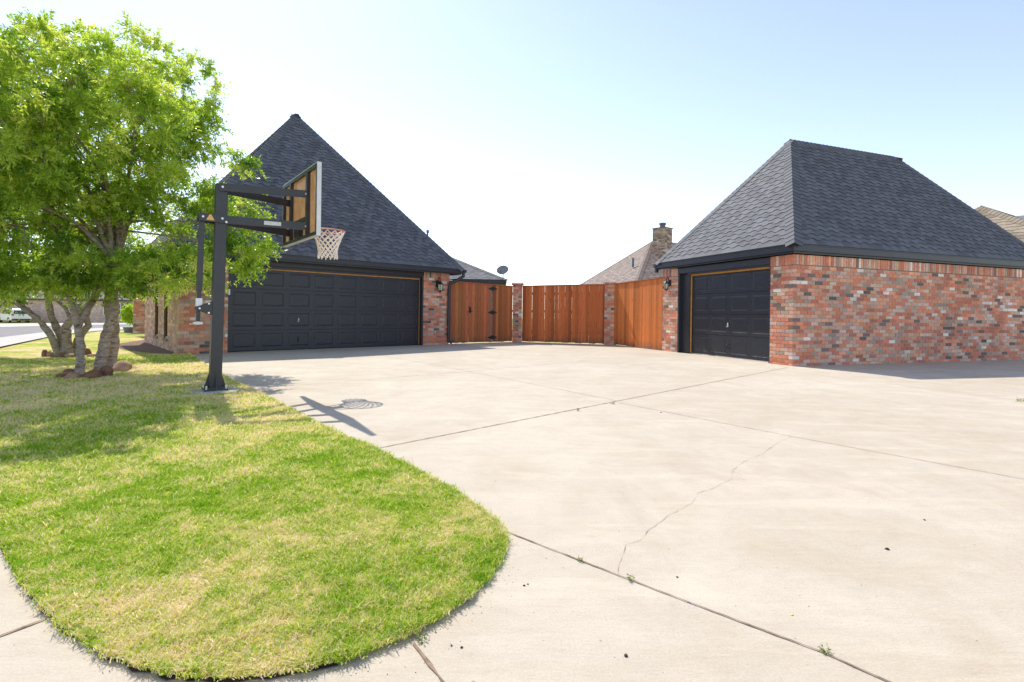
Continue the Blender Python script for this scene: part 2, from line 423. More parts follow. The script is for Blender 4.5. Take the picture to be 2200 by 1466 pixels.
far1 = [(-500,707),(-200,702),(0,697.5),(120,695),(210,694.5),(330,694)]
band('kerb', near0, near1, M['walk'], 0.03)
band('street', near1, far0, M['asphalt'], 0.012)
band('kerb', far0, far1, M['walk'], 0.03)

# ------------------------------------------------------------------ grass blades
def in_poly(x, y, P):
    r = np.zeros(len(x), bool); n = len(P); j = n-1
    for i in range(n):
        xi, yi = P[i]; xj, yj = P[j]
        if yi != yj:
            c = ((yi > y) != (yj > y)) & (x < (xj-xi)*(y-yi)/(yj-yi)+xi); r ^= c
        j = i
    return r
def np_mesh(name, V, Fi, nper, mat, rnd, parent=None):
    me = bpy.data.meshes.new(name); nf = len(Fi)//nper
    me.vertices.add(len(V)); me.vertices.foreach_set('co', V.astype(np.float32).ravel())
    me.loops.add(len(Fi)); me.loops.foreach_set('vertex_index', Fi.astype(np.int32))
    me.polygons.add(nf); me.polygons.foreach_set('loop_start', np.arange(0, len(Fi), nper, dtype=np.int32))
    me.update(calc_edges=True)
    a = me.attributes.new('rnd', 'FLOAT', 'POINT'); a.data.foreach_set('value', rnd.astype(np.float32))
    me.materials.append(mat); o = bpy.data.objects.new(name, me); COL.objects.link(o)
    if parent: o.parent = parent
    return o
def blades(n):
    xs = []; ys = []
    tot = 0
    while tot < n:
        k = 400000
        d = 1.1*(14/1.1)**NR.random(k)               # log-uniform distance -> density ~ 1/d^2
        th = NR.uniform(math.radians(88), math.radians(142), k)
        x = d*np.cos(th); y = d*np.sin(th)
        m = in_poly(x, y, lawn_poly); xs.append(x[m]); ys.append(y[m]); tot += m.sum()
    return np.concatenate(xs)[:n], np.concatenate(ys)[:n]
x, y = blades(430000)
# fringe along the cut edge
e = np.array(edge); ed = np.hypot(e[:,0], e[:,1]); seg = NR.integers(0, len(e)-1, 26000); tt = NR.random(26000)[:,None]
q = e[seg]*(1-tt)+e[seg+1]*tt; q += NR.normal(0, 0.012, q.shape)
x = np.concatenate([x, q[:,0]]); y = np.concatenate([y, q[:,1]])
n = len(x); d = np.hypot(x, y); sc = np.clip(d/2.6, 1, 3.4)
yaw = NR.uniform(0, 2*math.pi, n); hgt = NR.uniform(0.007, 0.020, n)*np.where(NR.random(n) < 0.05, 1.7, 1)*np.clip(sc, 1, 1.5)
hgt[-26000:] *= 1.0
clump = 0.95+0.35*np.sin(x*23+3*np.sin(y*13))*np.sin(y*21+2*np.sin(x*17)); hgt *= clump
lean = NR.uniform(0.2, 1.5, n)*hgt; lyaw = NR.uniform(0, 2*math.pi, n); w = NR.uniform(0.0011, 0.0022, n)*sc
bx = np.cos(yaw)*w; by = np.sin(yaw)*w; lx = np.cos(lyaw)*lean; ly = np.sin(lyaw)*lean
z0 = np.full(n, 0.014)
P0 = np.stack([x-bx, y-by, z0], 1); P1 = np.stack([x+bx, y+by, z0], 1)
P2 = np.stack([x+bx*.8+lx*.35, y+by*.8+ly*.35, z0+hgt*.6], 1); P3 = np.stack([x-bx*.8+lx*.35, y-by*.8+ly*.35, z0+hgt*.6], 1)
P4 = np.stack([x+lx+bx*.1, y+ly+by*.1, z0+hgt], 1); P5 = np.stack([x+lx-bx*.1, y+ly-by*.1, z0+hgt], 1)
V = np.stack([P0, P1, P2, P3, P4, P5], 1).reshape(-1, 3)
b = (np.arange(n)*6)[:, None]; Fi = np.concatenate([b+np.array([[0,1,2,3]]), b+np.array([[3,2,4,5]])], 1).ravel()
rn = NR.random(n); gr = np_mesh('grass', V, Fi, 4, M['blade'], np.repeat(rn, 6))
tag(gr, 'short patchy green and straw coloured turf of the front lawn', 'grass', kind='stuff')

# ------------------------------------------------------------------ bricks
PAL_RED = [((0.60,0.225,0.135),18),((0.52,0.19,0.12),14),((0.63,0.30,0.19),15),((0.45,0.18,0.125),11),((0.53,0.33,0.24),17),((0.39,0.29,0.23),10),((0.57,0.40,0.31),13),((0.19,0.145,0.13),4),((0.13,0.115,0.11),2),((0.72,0.61,0.53),3.5)]
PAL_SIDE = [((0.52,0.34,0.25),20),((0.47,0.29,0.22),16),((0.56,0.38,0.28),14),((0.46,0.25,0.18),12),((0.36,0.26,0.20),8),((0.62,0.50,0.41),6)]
PAL_TAN = [((0.36,0.26,0.20),20),((0.30,0.21,0.16),16),((0.42,0.32,0.25),14),((0.22,0.16,0.13),10),((0.14,0.11,0.10),7),((0.5,0.42,0.36),5)]
PAL_PINK = [((0.60,0.44,0.37),20),((0.55,0.39,0.33),16),((0.66,0.51,0.43),14)]
def pick(pal):
    c = R.choices([p[0] for p in pal], [p[1] for p in pal])[0]; k = R.uniform(1.0, 1.30)
    return tuple(min(0.85, a*k*R.uniform(0.96, 1.04)) for a in c)
CH = 0.0813; BP = 0.213; BJ = 0.010; BD = 0.0965; HO = 0.1065
def brick_wall(mb, core, o, d, n, L, z0, rows, pal, s_kind=None, e_kind=None, holes=(), jit=0.0015):
    """o: start point on the face; d: direction along; n: outward normal; holes: (u0,u1,z0,z1)"""
    o = Vector(o); d = Vector(d); n = Vector(n); up = Vector((0,0,1))
    for r in range(rows):
        za = z0+r*CH; zb = za+CH-BJ; ev = r % 2 == 0
        st = {None: 0.0, 'A': 0.0 if ev else HO, 'B': HO if ev else 0.0}[s_kind]
        en = L-{None: 0.0, 'A': 0.0 if ev else HO, 'B': HO if ev else 0.0}[e_kind]
        u = st if s_kind else (0.0 if ev else -HO)
        while u < en-0.02:
            segs = [(max(u, st), min(u+BP-BJ, en))]
            for (h0, h1, hz0, hz1) in holes:
                if zb > hz0+0.02 and za < hz1-0.02:
                    ns = []
                    for a, b in segs:
                        if b <= h0 or a >= h1: ns.append((a, b)); continue
                        if a < h0: ns.append((a, h0))
                        if b > h1: ns.append((h1, b))
                    segs = ns
            for a, b in segs:
                if b-a > 0.025:
                    j = R.uniform(-jit, jit)
                    mb.obox(o, d, -n, up, (a, j, za), (b, BD+j, zb), pick(pal))
            u += BP
    zt = z0+rows*CH-0.001; ins = 0.008; th = 0.07
    # mortar core, split round the holes
    cuts = sorted(set([0.004 if s_kind is None else 0.009, L-(0.004 if e_kind is None else 0.009)] + [h for hh in holes for h in hh[:2]]))
    for a, b in zip(cuts[:-1], cuts[1:]):
        mid = (a+b)/2; spans = [(z0, zt)]
        for (h0, h1, hz0, hz1) in holes:
            if h0 <= mid <= h1:
                ns = []
                for p, q in spans:
                    if hz0 > p: ns.append((p, min(q, hz0)))
                    if hz1 < q: ns.append((max(p, hz1), q))
                spans = ns
        for p, q in spans: core.obox(o, d, -n, up, (a, ins, p), (b, ins+th, q))
def soldier(mb, core, o, d, n, L, z0, z1, pal, proud=0.012):
    o = Vector(o); d = Vector(d); n = Vector(n); up = Vector((0,0,1)); u = 0; 
    while u < L-0.02:
        b = min(u+0.066, L); j = R.uniform(-0.002, 0.003)
        mb.obox(o, d, -n, up, (u, -proud+j, z0), (b, 0.08, z1), pick(pal)); u += 0.078
    core.obox(o, d, -n, up, (0.002, 0.0, z0-0.008), (L-0.002, 0.078, z1))

# ------------------------------------------------------------------ shingle roofs
def shingles(mb, P0, P1, S, V, aL, aR, col, h=0.150, per=0.32, amp=0.052, phase=0.0, seed=1, var=0.26):
    """eave P0->P1, S unit up-slope vector, slope length V, boundaries u in [aL*v, W-aR*v]"""
    P0 = Vector(P0); P1 = Vector(P1); U = (P1-P0); W = U.length; U.normalize(); S = Vector(S).normalized(); N = U.cross(S).normalized()
    if N.z < 0: N = -N
    rr = random.Random(seed); r = 0; v0 = -0.02
    mb.face([P0, P1, P1-U*aR*V+S*V, P0+U*aL*V+S*V] if W-(aL+aR)*V > 0.02 else [P0, P1, P0+U*aL*V+S*V], tuple(c*0.4 for c in col))
    while v0 < V-0.02:
        v1 = min(v0+h+0.05, V); l0 = aL*max(v0, 0); r0 = W-aR*max(v0, 0); l1 = aL*v1; r1 = W-aR*v1
        if r0-l0 < 0.02: break
        off = (r*per*0.23+phase) % per + rr.uniform(-0.01, 0.01)
        k = int((l0-off)/per)-1; pts = []
        while True:
            b = k*per+off
            for du, dv in ((0, 0), (per*0.34, 0), (per*0.5, amp), (per*0.84, amp)):
                pts.append((b+du, dv, 2*k+(1 if du >= per*0.42 else 0)))
            k += 1
            if b > r0: break
        seq = [(u, a, t) for (u, a, t) in pts if l0 < u < r0]
        fl = amp if False else 0
        seq = [(l0, seq[0][1] if seq else 0, -9)] + seq + [(r0, seq[-1][1] if seq else 0, -7)]
        cols = {}
        bot = []; top = []; low = []
        for (u, a, t) in seq:
            vb = min(max(v0+a, v0), V); ub = min(max(u, aL*max(vb, 0)), W-aR*max(vb, 0)); ut = min(max(u, l1), max(r1, l1))
            if r == 0: vb = -0.02
            bot.append(P0+U*ub+S*vb+N*0.017); low.append(P0+U*ub+S*vb+N*0.0005); top.append(P0+U*ut+S*v1+N*0.003)
        for i in range(len(seq)-1):
            t = seq[i][2]
            if t not in cols:
                kk = 1+rr.uniform(-var, var); cols[t] = tuple(c*kk*rr.uniform(0.97, 1.03) for c in col)
            mb.face([bot[i], bot[i+1], top[i+1], top[i]], cols[t])
            mb.face([low[i], low[i+1], bot[i+1], bot[i]], tuple(c*0.3 for c in col))  # riser darkened: granule edge, plus the shadow gap put into the colour
        v0 += h; r += 1
def hip_caps(mb, A, B, na, nb, col, w=0.20, step=0.15, seed=3):
    """caps along A->B (upwards); na, nb horizontal-ish unit vectors in each face, perpendicular to the hip"""
    A = Vector(A); B = Vector(B); d = (B-A); L = d.length; d.normalize(); rr = random.Random(seed)
    na = Vector(na); na = (na-d*na.dot(d)).normalized(); nb = Vector(nb); nb = (nb-d*nb.dot(d)).normalized()
    up = -(na+nb).normalized()
    s = -0.03
    while s < L:
        p = A+d*s+up*0.034; q = A+d*min(s+0.26, L+0.01)+up*0.014
        kk = rr.uniform(0.85, 1.2); c = tuple(x*kk for x in col); th = up*-0.018
        pa, pb, qa, qb = p+na*w, p+nb*w, q+na*w, q+nb*w
        pm = p; ma, mb_ = p+na*0.03-up*0.002, p+nb*0.03-up*0.002
        mb.face([pa, p, q, qa], c); mb.face([p, pb, qb, q], c)
        cd = tuple(x*0.3 for x in col); mb.face([pa+th, p+th, p, pa], cd); mb.face([p+th, pb+th, pb, p], cd)  # cap risers dark as on the courses, shadow gap painted in
        mb.face([pa+th, pa, qa, qa+th], c); mb.face([pb+th, qb+th, qb, pb], c)
        s += step
CHAR = (0.118,0.119,0.130)

def garage_door(W_, H_, cols, rows, handle_u, parent, origin, yflip=False):
    """door in local frame: X across, Z up, face towards -Y at y=0; placed by caller through parent transform"""
    mb = MB(); rh = H_/rows
    def P(x, y, z): return (x, y, z)
    for r in range(rows):
        za = r*rh+0.004; zb = (r+1)*rh-0.004
        mb.box((0, 0.02, za), (W_, 0.05, zb))
        cw = W_/cols
        for c in range(cols):
            x0 = c*cw; x1 = x0+cw; mx = 0.075; mz = 0.085
            rects = [(x0, x1, za, zb, 0.0), (x0+mx, x1-mx, za+mz, zb-mz, 0.0), (x0+mx+0.012, x1-mx-0.012, za+mz+0.012, zb-mz-0.012, 0.006), (x0+mx+0.045, x1-mx-0.045, za+mz+0.04, zb-mz-0.04, 0.001)]
            for a, b in zip(rects[:-1], rects[1:]):
                A = [P(a[0],a[4],a[2]),P(a[1],a[4],a[2]),P(a[1],a[4],a[3]),P(a[0],a[4],a[3])]
                B = [P(b[0],b[4],b[2]),P(b[1],b[4],b[2]),P(b[1],b[4],b[3]),P(b[0],b[4],b[3])]
                for i in range(4): mb.face([A[i], A[(i+1)%4], B[(i+1)%4], B[i]])
            e_ = rects[-1]; mb.face([P(e_[0],e_[4],e_[2]),P(e_[1],e_[4],e_[2]),P(e_[1],e_[4],e_[3]),P(e_[0],e_[4],e_[3])])
        mb.face([(0,0,za),(0,0.02,za),(W_,0.02,za),(W_,0,za)]); mb.face([(0,0,zb),(W_,0,zb),(W_,0.02,zb),(0,0.02,zb)])
    mb.box((0.0,0.052,0),(W_,0.07,H_))
    d = mb.build('garage_door', M['door'], parent)
    h = MB(); z = rh*1.5; u = handle_u
    h.tube([(u,-0.012,z-0.055),(u,-0.018,z),(u,-0.012,z+0.06)], [0.014,0.02,0.012], 8)
    h.tube([(u-0.05,-0.02,z-0.05),(u-0.01,-0.028,z-0.045)], 0.008, 6)
    h.build('handle', M['silver'], d, smooth=True)
    h = MB(); z = rh*0.5
    for zz in (-0.06, 0.06): h.tube([(u,0,z+zz),(u,-0.04,z+zz)], 0.007, 6)
    h.tube([(u,-0.04,z-0.06),(u,-0.045,z),(u,-0.04,z+0.06)], 0.008, 6)
    h.build('lift_handle', M['black'], d, smooth=True)
    return d

def lantern(parent, loc, rz, s=1.0):
    e = empty('wall_lantern', loc, rz); e.parent = parent; e.scale = (s, s, s)
    mb = MB(); mb.box((-0.05,-0.02,-0.02),(0.05,0,0.16)); mb.lathe([(0.001,0.02),(0.045,0.02),(0.045,-0.02),(0.001,-0.02)], 10, (0,-0.02,0.07))
    mb.tube([(0,-0.02,0.10),(0,-0.06,0.19),(0,-0.10,0.22),(0,-0.13,0.19),(0,-0.13,0.13)], 0.009, 6)
    mb.tube([(0,-0.10,0.22),(0,-0.09,0.25),(0,-0.06,0.245),(0,-0.055,0.21)], 0.007, 6)
    mb.lathe([(0.012,0.14),(0.03,0.12),(0.085,0.06),(0.09,0.045),(0.075,0.045)], 6, (0,-0.13,0))
    mb.lathe([(0.052,-0.10),(0.056,-0.115),(0.03,-0.14),(0.012,-0.15),(0.014,-0.17),(0.001,-0.18)], 6, (0,-0.13,0))
    for k in range(6):
        a = math.pi/3*k; mb.bar((0.074*math.cos(a),-0.13+0.074*math.sin(a),0.05),(0.054*math.cos(a),-0.13+0.054*math.sin(a),-0.105),0.008,0.008)
    mb.build('cage', M['black'], e)
    mb = MB(); mb.lathe([(0.068,0.045),(0.048,-0.10),(0.001,-0.10)], 6, (0,-0.13,0)); mb.build('glass', M['lampglass'], e)
    return e

# ------------------------------------------------------------------ left garage (local x along the door wall, y into the building)
LW = 7.64; LD = 5.3
gl = empty('brick_garage', (LA[0], LA[1], 0), LRZ, 'brick double garage with tall pointed charcoal shingle roof and wide dark door, beside the tree', 'garage')
X = Vector((1,0,0)); Y = Vector((0,1,0)); Z = Vector((0,0,1))
def wallpair():
    return MB(), MB()
u0, u1 = 1.02, 6.62; DH = 2.13
b, c = wallpair()
brick_wall(b, c, (0,0,0), X, -Y, u0, -0.02, 27, PAL_RED, 'A', None)
w1 = b.build('brick_pier', M['brick'], gl); c.build('mortar', M['mortar'], w1)
b, c = wallpair(); brick_wall(b, c, (u1,0,0), X, -Y, LW-u1, -0.02, 27, PAL_RED, None, 'A')
w1 = b.build('brick_pier', M['brick'], gl); c.build('mortar', M['mortar'], w1)
# reveals of the two piers
b, c = wallpair()
brick_wall(b, c, (u0,0,0), Y, X, 0.22, -0.02, 27, PAL_RED, 'B'); brick_wall(b, c, (u1,0.22,0), -Y, -X, 0.22, -0.02, 27, PAL_RED, None, 'B')
# side wall faces -x: runs from back to front
b, c = MB(), MB()
wins = [(1.45, 1.97), (2.88, 3.42)]
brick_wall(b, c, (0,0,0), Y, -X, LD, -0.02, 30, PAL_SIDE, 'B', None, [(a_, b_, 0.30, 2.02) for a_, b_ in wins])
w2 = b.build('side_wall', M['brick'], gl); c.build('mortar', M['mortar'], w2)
w2['label'] = 'pale side wall with two narrow windows'
b, c = MB(), MB()
brick_wall(b, c, (LW,0,0), Y, X, LD, -0.02, 30, PAL_RED, 'B'); w3 = b.build('side_wall', M['brick'], gl); c.build('mortar', M['mortar'], w3)
b, c = MB(), MB()
soldier(b, c, (0,-0.0,0), X, -Y, u0, 2.18, 2.36, PAL_RED, 0.002)
s1 = b.build('soldier_course', M['brick'], gl); c.build('mortar', M['mortar'], s1)
b, c = MB(), MB()
soldier(b, c, (u1,0,0), X, -Y, LW-u1, 2.18, 2.36, PAL_RED, 0.002)
s1 = b.build('soldier_course', M['brick'], gl); c.build('mortar', M['mortar'], s1)
for a_, b_ in wins:
    f = MB()
    f.box((0.03,a_,0.30),(0.09,a_+0.05,2.02)); f.box((0.03,b_-0.05,0.30),(0.09,b_,2.02)); f.box((0.03,a_+0.05,0.30),(0.09,b_-0.05,0.35)); f.box((0.03,a_+0.05,1.97),(0.09,b_-0.05,2.02)); f.box((0.035,a_+0.05,1.14),(0.085,b_-0.05,1.18))
    wf = f.build('window', M['bronze'], gl)
    f = MB(); f.box((0.06,a_+0.05,0.35),(0.065,b_-0.05,1.97)); f.build('pane', M['glass'], wf)
    f = MB(); f.box((-0.03,a_-0.03,0.24),(0.06,b_+0.03,0.295), (0.3,0.2,0.15)); f.build('sill', M['brick'], wf)
# door frame, header
f = MB()
f.box((u0+0.002,0.03,0),(u0+0.05,0.22,DH+0.05)); f.box((u1-0.06,-0.03,0),(u1-0.002,0.22,DH+0.05)); f.box((u0+0.05,0.03,DH+0.0),(u1-0.06,0.22,DH+0.05))
f.box((u0+0.002,0.02,DH+0.052),(u1-0.002,0.10,2.40)); f.box((u0-0.02,-0.02,2.20),(u1+0.02,0.018,2.38))
f.box((u1-0.1,-0.06,0),(u1-0.062,-0.0,DH+0.1)) if False else None
f.build('door_frame', M['trim'], gl, bevel=0.004)
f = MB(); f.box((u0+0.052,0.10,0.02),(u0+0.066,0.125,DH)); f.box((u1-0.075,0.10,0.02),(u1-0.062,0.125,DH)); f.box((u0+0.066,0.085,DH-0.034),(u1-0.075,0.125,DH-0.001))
f.build('door_stop', M['glow_trim'], gl)
de = garage_door(u1-u0-0.13, DH-0.02, 8, 4, (u1-u0)*0.30, gl, None); de.location = (u0+0.066, 0.13, 0.015)
f = MB(); f.box((0.09,LD-0.1,0),(LW-0.09,LD,2.4)); f.build('rear_wall', M['mortar'], gl)
# roof
EV = 2.50; OV = 0.33; AP = Vector((LW/2, 3.55, 7.60))
c00 = Vector((-OV,-OV,EV)); c10 = Vector((LW+OV,-OV,EV)); c11 = Vector((LW+OV,LD+OV,EV)); c01 = Vector((-OV,LD+OV,EV))
def tri_roof(mb, a, b_, apex, col, seed):
    U = (b_-a).normalized(); W_ = (b_-a).length; t = (apex-a).dot(U); foot = a+U*t; S = apex-foot; V_ = S.length
    shingles(mb, a, b_, S, V_, t/V_, (W_-t)/V_, col, seed=seed)
mb = MB(); tri_roof(mb, c00, c10, AP, CHAR, 1); tri_roof(mb, c10, c11, AP, CHAR, 2); tri_roof(mb, c11, c01, AP, CHAR, 3); tri_roof(mb, c01, c00, AP, CHAR, 4)
rf = mb.build('roof', M['shingle'], gl)
mb = MB()
hip_caps(mb, c00, AP, X+Z*0.01, Y, CHAR, seed=5); hip_caps(mb, c10, AP, -X, Y, CHAR, seed=6); hip_caps(mb, c01, AP, X, -Y, CHAR); hip_caps(mb, c11, AP, -X, -Y, CHAR)
mb.build('hip_cap', M['shingle'], rf)
def eaves(parent, x0, y0, x1, y1, ev, ov, fh=0.13):
    """fascia ring + soffit ring; rectangle is the wall outline"""
    f = MB(); a, b_ = ev-fh, ev-0.004
    X0, Y0, X1, Y1 = x0-ov, y0-ov, x1+ov, y1+ov; t = 0.02
    f.box((X0,Y0,a),(X1,Y0+t,b_)); f.box((X0,Y1-t,a),(X1,Y1,b_)); f.box((X0,Y0+t,a),(X0+t,Y1-t,b_)); f.box((X1-t,Y0+t,a),(X1,Y1-t,b_))
    # lower moulding behind the fascia
    g = 0.05; a2 = a-0.045
    f.box((X0+g,Y0+g,a2),(X1-g,Y0+g+t,a+0.02)); f.box((X0+g,Y0+g+t,a2),(X0+g+t,Y1-g,a+0.02)); f.box((X1-g-t,Y0+g+t,a2),(X1-g,Y1-g,a+0.02))
    # drip edge
    f.box((X0-0.012,Y0-0.012,b_-0.03),(X1+0.012,Y0-0.001,b_-0.004)); f.box((X0-0.012,Y0-0.001,b_-0.03),(X0-0.001,Y1,b_-0.004)); f.box((X1+0.001,Y0-0.001,b_-0.03),(X1+0.012,Y1,b_-0.004))
    f.build('fascia', M['trim'], parent)
    f = MB(); z = a+0.012
    f.box((X0+t,Y0+t,z),(X1-t,y0+0.02,z+0.012)); f.box((X0+t,y1-0.02,z),(X1-t,Y1-t,z+0.012)); f.box((X0+t,y0+0.02,z),(x0+0.02,y1-0.02,z+0.012)); f.box((x1-0.02,y0+0.02,z),(X1-t,y1-0.02,z+0.012))
    f.build('soffit', M['soffit'], parent)
eaves(gl, 0, 0, LW, LD, EV, OV, 0.14)
# gutter end and downspout
f = MB()
f.box((LW+OV-0.02,-OV-0.02,EV-0.11),(LW+OV+0.12,LD,EV-0.02)); f.build('gutter', M['trim'], gl)
f = MB(); xx = LW-0.03
f.tube([(LW+OV+0.04,-OV+0.05,EV-0.08),(LW+OV+0.03,-OV+0.04,EV-0.22),(LW+OV-0.10,-OV+0.12,EV-0.34),(LW-0.02,-0.09,EV-0.47),(LW-0.05,-0.07,EV-0.60),(LW-0.05,-0.07,0.30),(LW-0.05,-0.07,0.14),(LW+0.02,-0.16,0.05)], 0.058, 8)
f.build('downspout', M['trim'], gl, smooth=False)
f = MB(); f.box((u0+0.006,0.0,1.42),(u0+0.045,0.029,1.56)); f.build('keypad', M['white'], gl, bevel=0.004)
lantern(gl, (7.16,-0.002,1.90), 0, 1.25)
f = MB(); f.tube([(LW+0.1,1.5,2.9),(LW+0.1,1.5,3.92)], 0.03, 8); f.tube([(LW+0.1,1.5,3.88),(LW+0.1,1.5,3.98)], 0.05, 8); f.build('vent_pipe', M['flue'], gl)

# ------------------------------------------------------------------ right garage (x along the long wall, y along the door wall)
RL = 8.94; RD = 4.57
gr_ = empty('brick_garage', (RC[0], RC[1], 0), RRZ, 'brick single garage with ridged charcoal roof, black door and long blank side wall', 'garage')
b, c = MB(), MB(); brick_wall(b, c, (0,0,0), X, -Y, RL, -0.02, 27, PAL_RED, 'A')
w = b.build('long_wall', M['brick'], gr_); c.build('mortar', M['mortar'], w)
v0_, v1_ = 0.60, 3.86; DR = 2.20
b, c = MB(), MB(); brick_wall(b, c, (0,0,0), Y, -X, v0_, -0.02, 27, PAL_RED, 'B', None)
w = b.build('brick_pier', M['brick'], gr_); c.build('mortar', M['mortar'], w)
b, c = MB(), MB(); brick_wall(b, c, (0,v1_,0), Y, -X, RD-v1_, -0.02, 27, PAL_RED)
w = b.build('brick_pier', M['brick'], gr_); c.build('mortar', M['mortar'], w)
b, c = MB(), MB(); soldier(b, c, (-0.004,0,0), X, -Y, RL, 2.19, 2.40, PAL_RED, 0.014)
w = b.build('soldier_course', M['brick'], gr_); c.build('mortar', M['mortar'], w); b, c = MB(), MB()
soldier(b, c, (0,0.07,0), Y, -X, v0_-0.07, 2.19, 2.40, PAL_RED, 0.006)
w = b.build('soldier_course', M['brick'], gr_); c.build('mortar', M['mortar'], w); b, c = MB(), MB()
soldier(b, c, (0,v1_,0), Y, -X, RD-v1_, 2.19, 2.40, PAL_RED, 0.006)
w = b.build('soldier_course', M['brick'], gr_); c.build('mortar', M['mortar'], w)
f = MB(); f.box((0.11,RD-0.1,0),(RL,RD,2.4)); f.box((RL-0.1,0.11,0),(RL,RD-0.1,2.4)); f.build('rear_wall', M['mortar'], gr_)
f = MB()
f.box((0.02,v0_+0.002,0),(0.24,v0_+0.05,2.24)); f.box((0.0,v1_-0.06,0),(0.24,v1_-0.002,2.30)); f.box((0.10,3.47,0),(0.24,v1_-0.06,2.24)); f.box((0.02,v0_+0.05,DR+0.0),(0.24,3.47,2.24))
f.box((-0.01,v0_-0.0,2.242),(0.12,v1_,2.40)); 
f.build('door_frame', M['trim'], gr_, bevel=0.004)
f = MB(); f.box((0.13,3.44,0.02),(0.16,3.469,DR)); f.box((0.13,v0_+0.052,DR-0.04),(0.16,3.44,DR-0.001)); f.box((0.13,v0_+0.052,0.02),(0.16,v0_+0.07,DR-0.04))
f.build('door_stop', M['glow_trim'], gr_)
de = garage_door(2.78, DR-0.02, 4, 4, 1.39, gr_, None); de.location = (0.17, 3.455, 0.015); de.rotation_euler = (0, 0, -math.pi/2)
tb = MB(); tb.box((-0.02,-0.005,0.0),(2.8,0.02,0.02)); bs = tb.build('bottom_seal', M['silver'], de); bs.location = (0,0,-0.014)
ER = 2.62; OR_ = 0.14
a00 = Vector((-OR_,-OR_,ER)); a10 = Vector((RL+OR_,-OR_,ER)); a11 = Vector((RL+OR_,RD+OR_,ER)); a01 = Vector((-OR_,RD+OR_,ER))
r0 = Vector((2.41,RD/2,5.87)); r1 = Vector((6.53,RD/2,5.87))
mb = MB()
S = r0-Vector((r0.x,-OR_,ER)); V_ = S.length; W_ = (a10-a00).length
shingles(mb, a00, a10, S, V_, (r0.x+OR_)/V_, (RL+OR_-r1.x)/V_, CHAR, seed=11)
S = r0-Vector((r0.x,RD+OR_,ER)); shingles(mb, a11, a01, S, S.length, (RL+OR_-r1.x)/V_, (r0.x+OR_)/V_, CHAR, seed=12)
tri_roof(mb, a01, a00, r0, CHAR, 13); tri_roof(mb, a10, a11, r1, CHAR, 14)
rf = mb.build('roof', M['shingle'], gr_)
mb = MB()
hip_caps(mb, a00, r0, X, Y, CHAR, seed=21); hip_caps(mb, a01, r0, X, -Y, CHAR, seed=22); hip_caps(mb, a10, r1, -X, Y, CHAR, seed=23); hip_caps(mb, a11, r1, -X, -Y, CHAR, seed=24)
hip_caps(mb, r0, r1, Vector((0,-1,-1.2)), Vector((0,1,-1.2)), CHAR, seed=25)
mb.build('hip_cap', M['shingle'], rf)
eaves(gr_, 0, 0, RL, RD, ER, OR_, 0.16)
f = MB(); f.box((-OR_-0.02,RD+OR_,ER-0.12),(RL,RD+OR_+0.12,ER-0.03)); f.box((-OR_+0.02,RD+OR_+0.02,ER-0.28),(-OR_+0.10,RD+OR_+0.10,ER-0.12)); f.build('gutter', M['trim'], gr_)
lantern(gr_, (-0.002,4.22,1.93), -math.pi/2, 1.0)

# ------------------------------------------------------------------ fence
def pillar(p, rz, ht, label):
    e_ = empty('brick_pillar', (p[0], p[1], 0), rz, label, 'pillar', 'brick pillars of the fence')
    b, c = MB(), MB(); s = 0.165; rows = int((ht-0.10)/CH)
    for k, (o, d, n) in enumerate((((-s,-s,0),X,-Y),((s,-s,0),Y,X),((s,s,0),-X,Y),((-s,s,0),-Y,-X))):
        brick_wall(b, c, o, d, n, 2*s, 0, rows, PAL_RED, 'AB'[k % 2], 'AB'[k % 2])
    w = b.build('shaft', M['brick'], e_); c.build('mortar', M['mortar'], w)
    b = MB(); z = rows*CH
    for i in range(6):
        for j in range(2): b.box((-0.22+i*0.0735,-0.22+j*0.222,z),(-0.22+i*0.0735+0.0665,-0.002+j*0.222,z+0.065), pick(PAL_RED))
    b.build('cap', M['brick'], e_)
    return e_
P1 = (0.20,19.05); P2 = (3.45,18.0)
pillar(P1, math.radians(-5), 2.27, 'brick pillar at the back corner of the fence, next to the gate')
pillar(P2, math.radians(-25), 2.27, 'brick pillar between the two long board panels, closer to the single garage')
CED = (0.60,0.16,0.05); CEDL = (0.72,0.22,0.06)
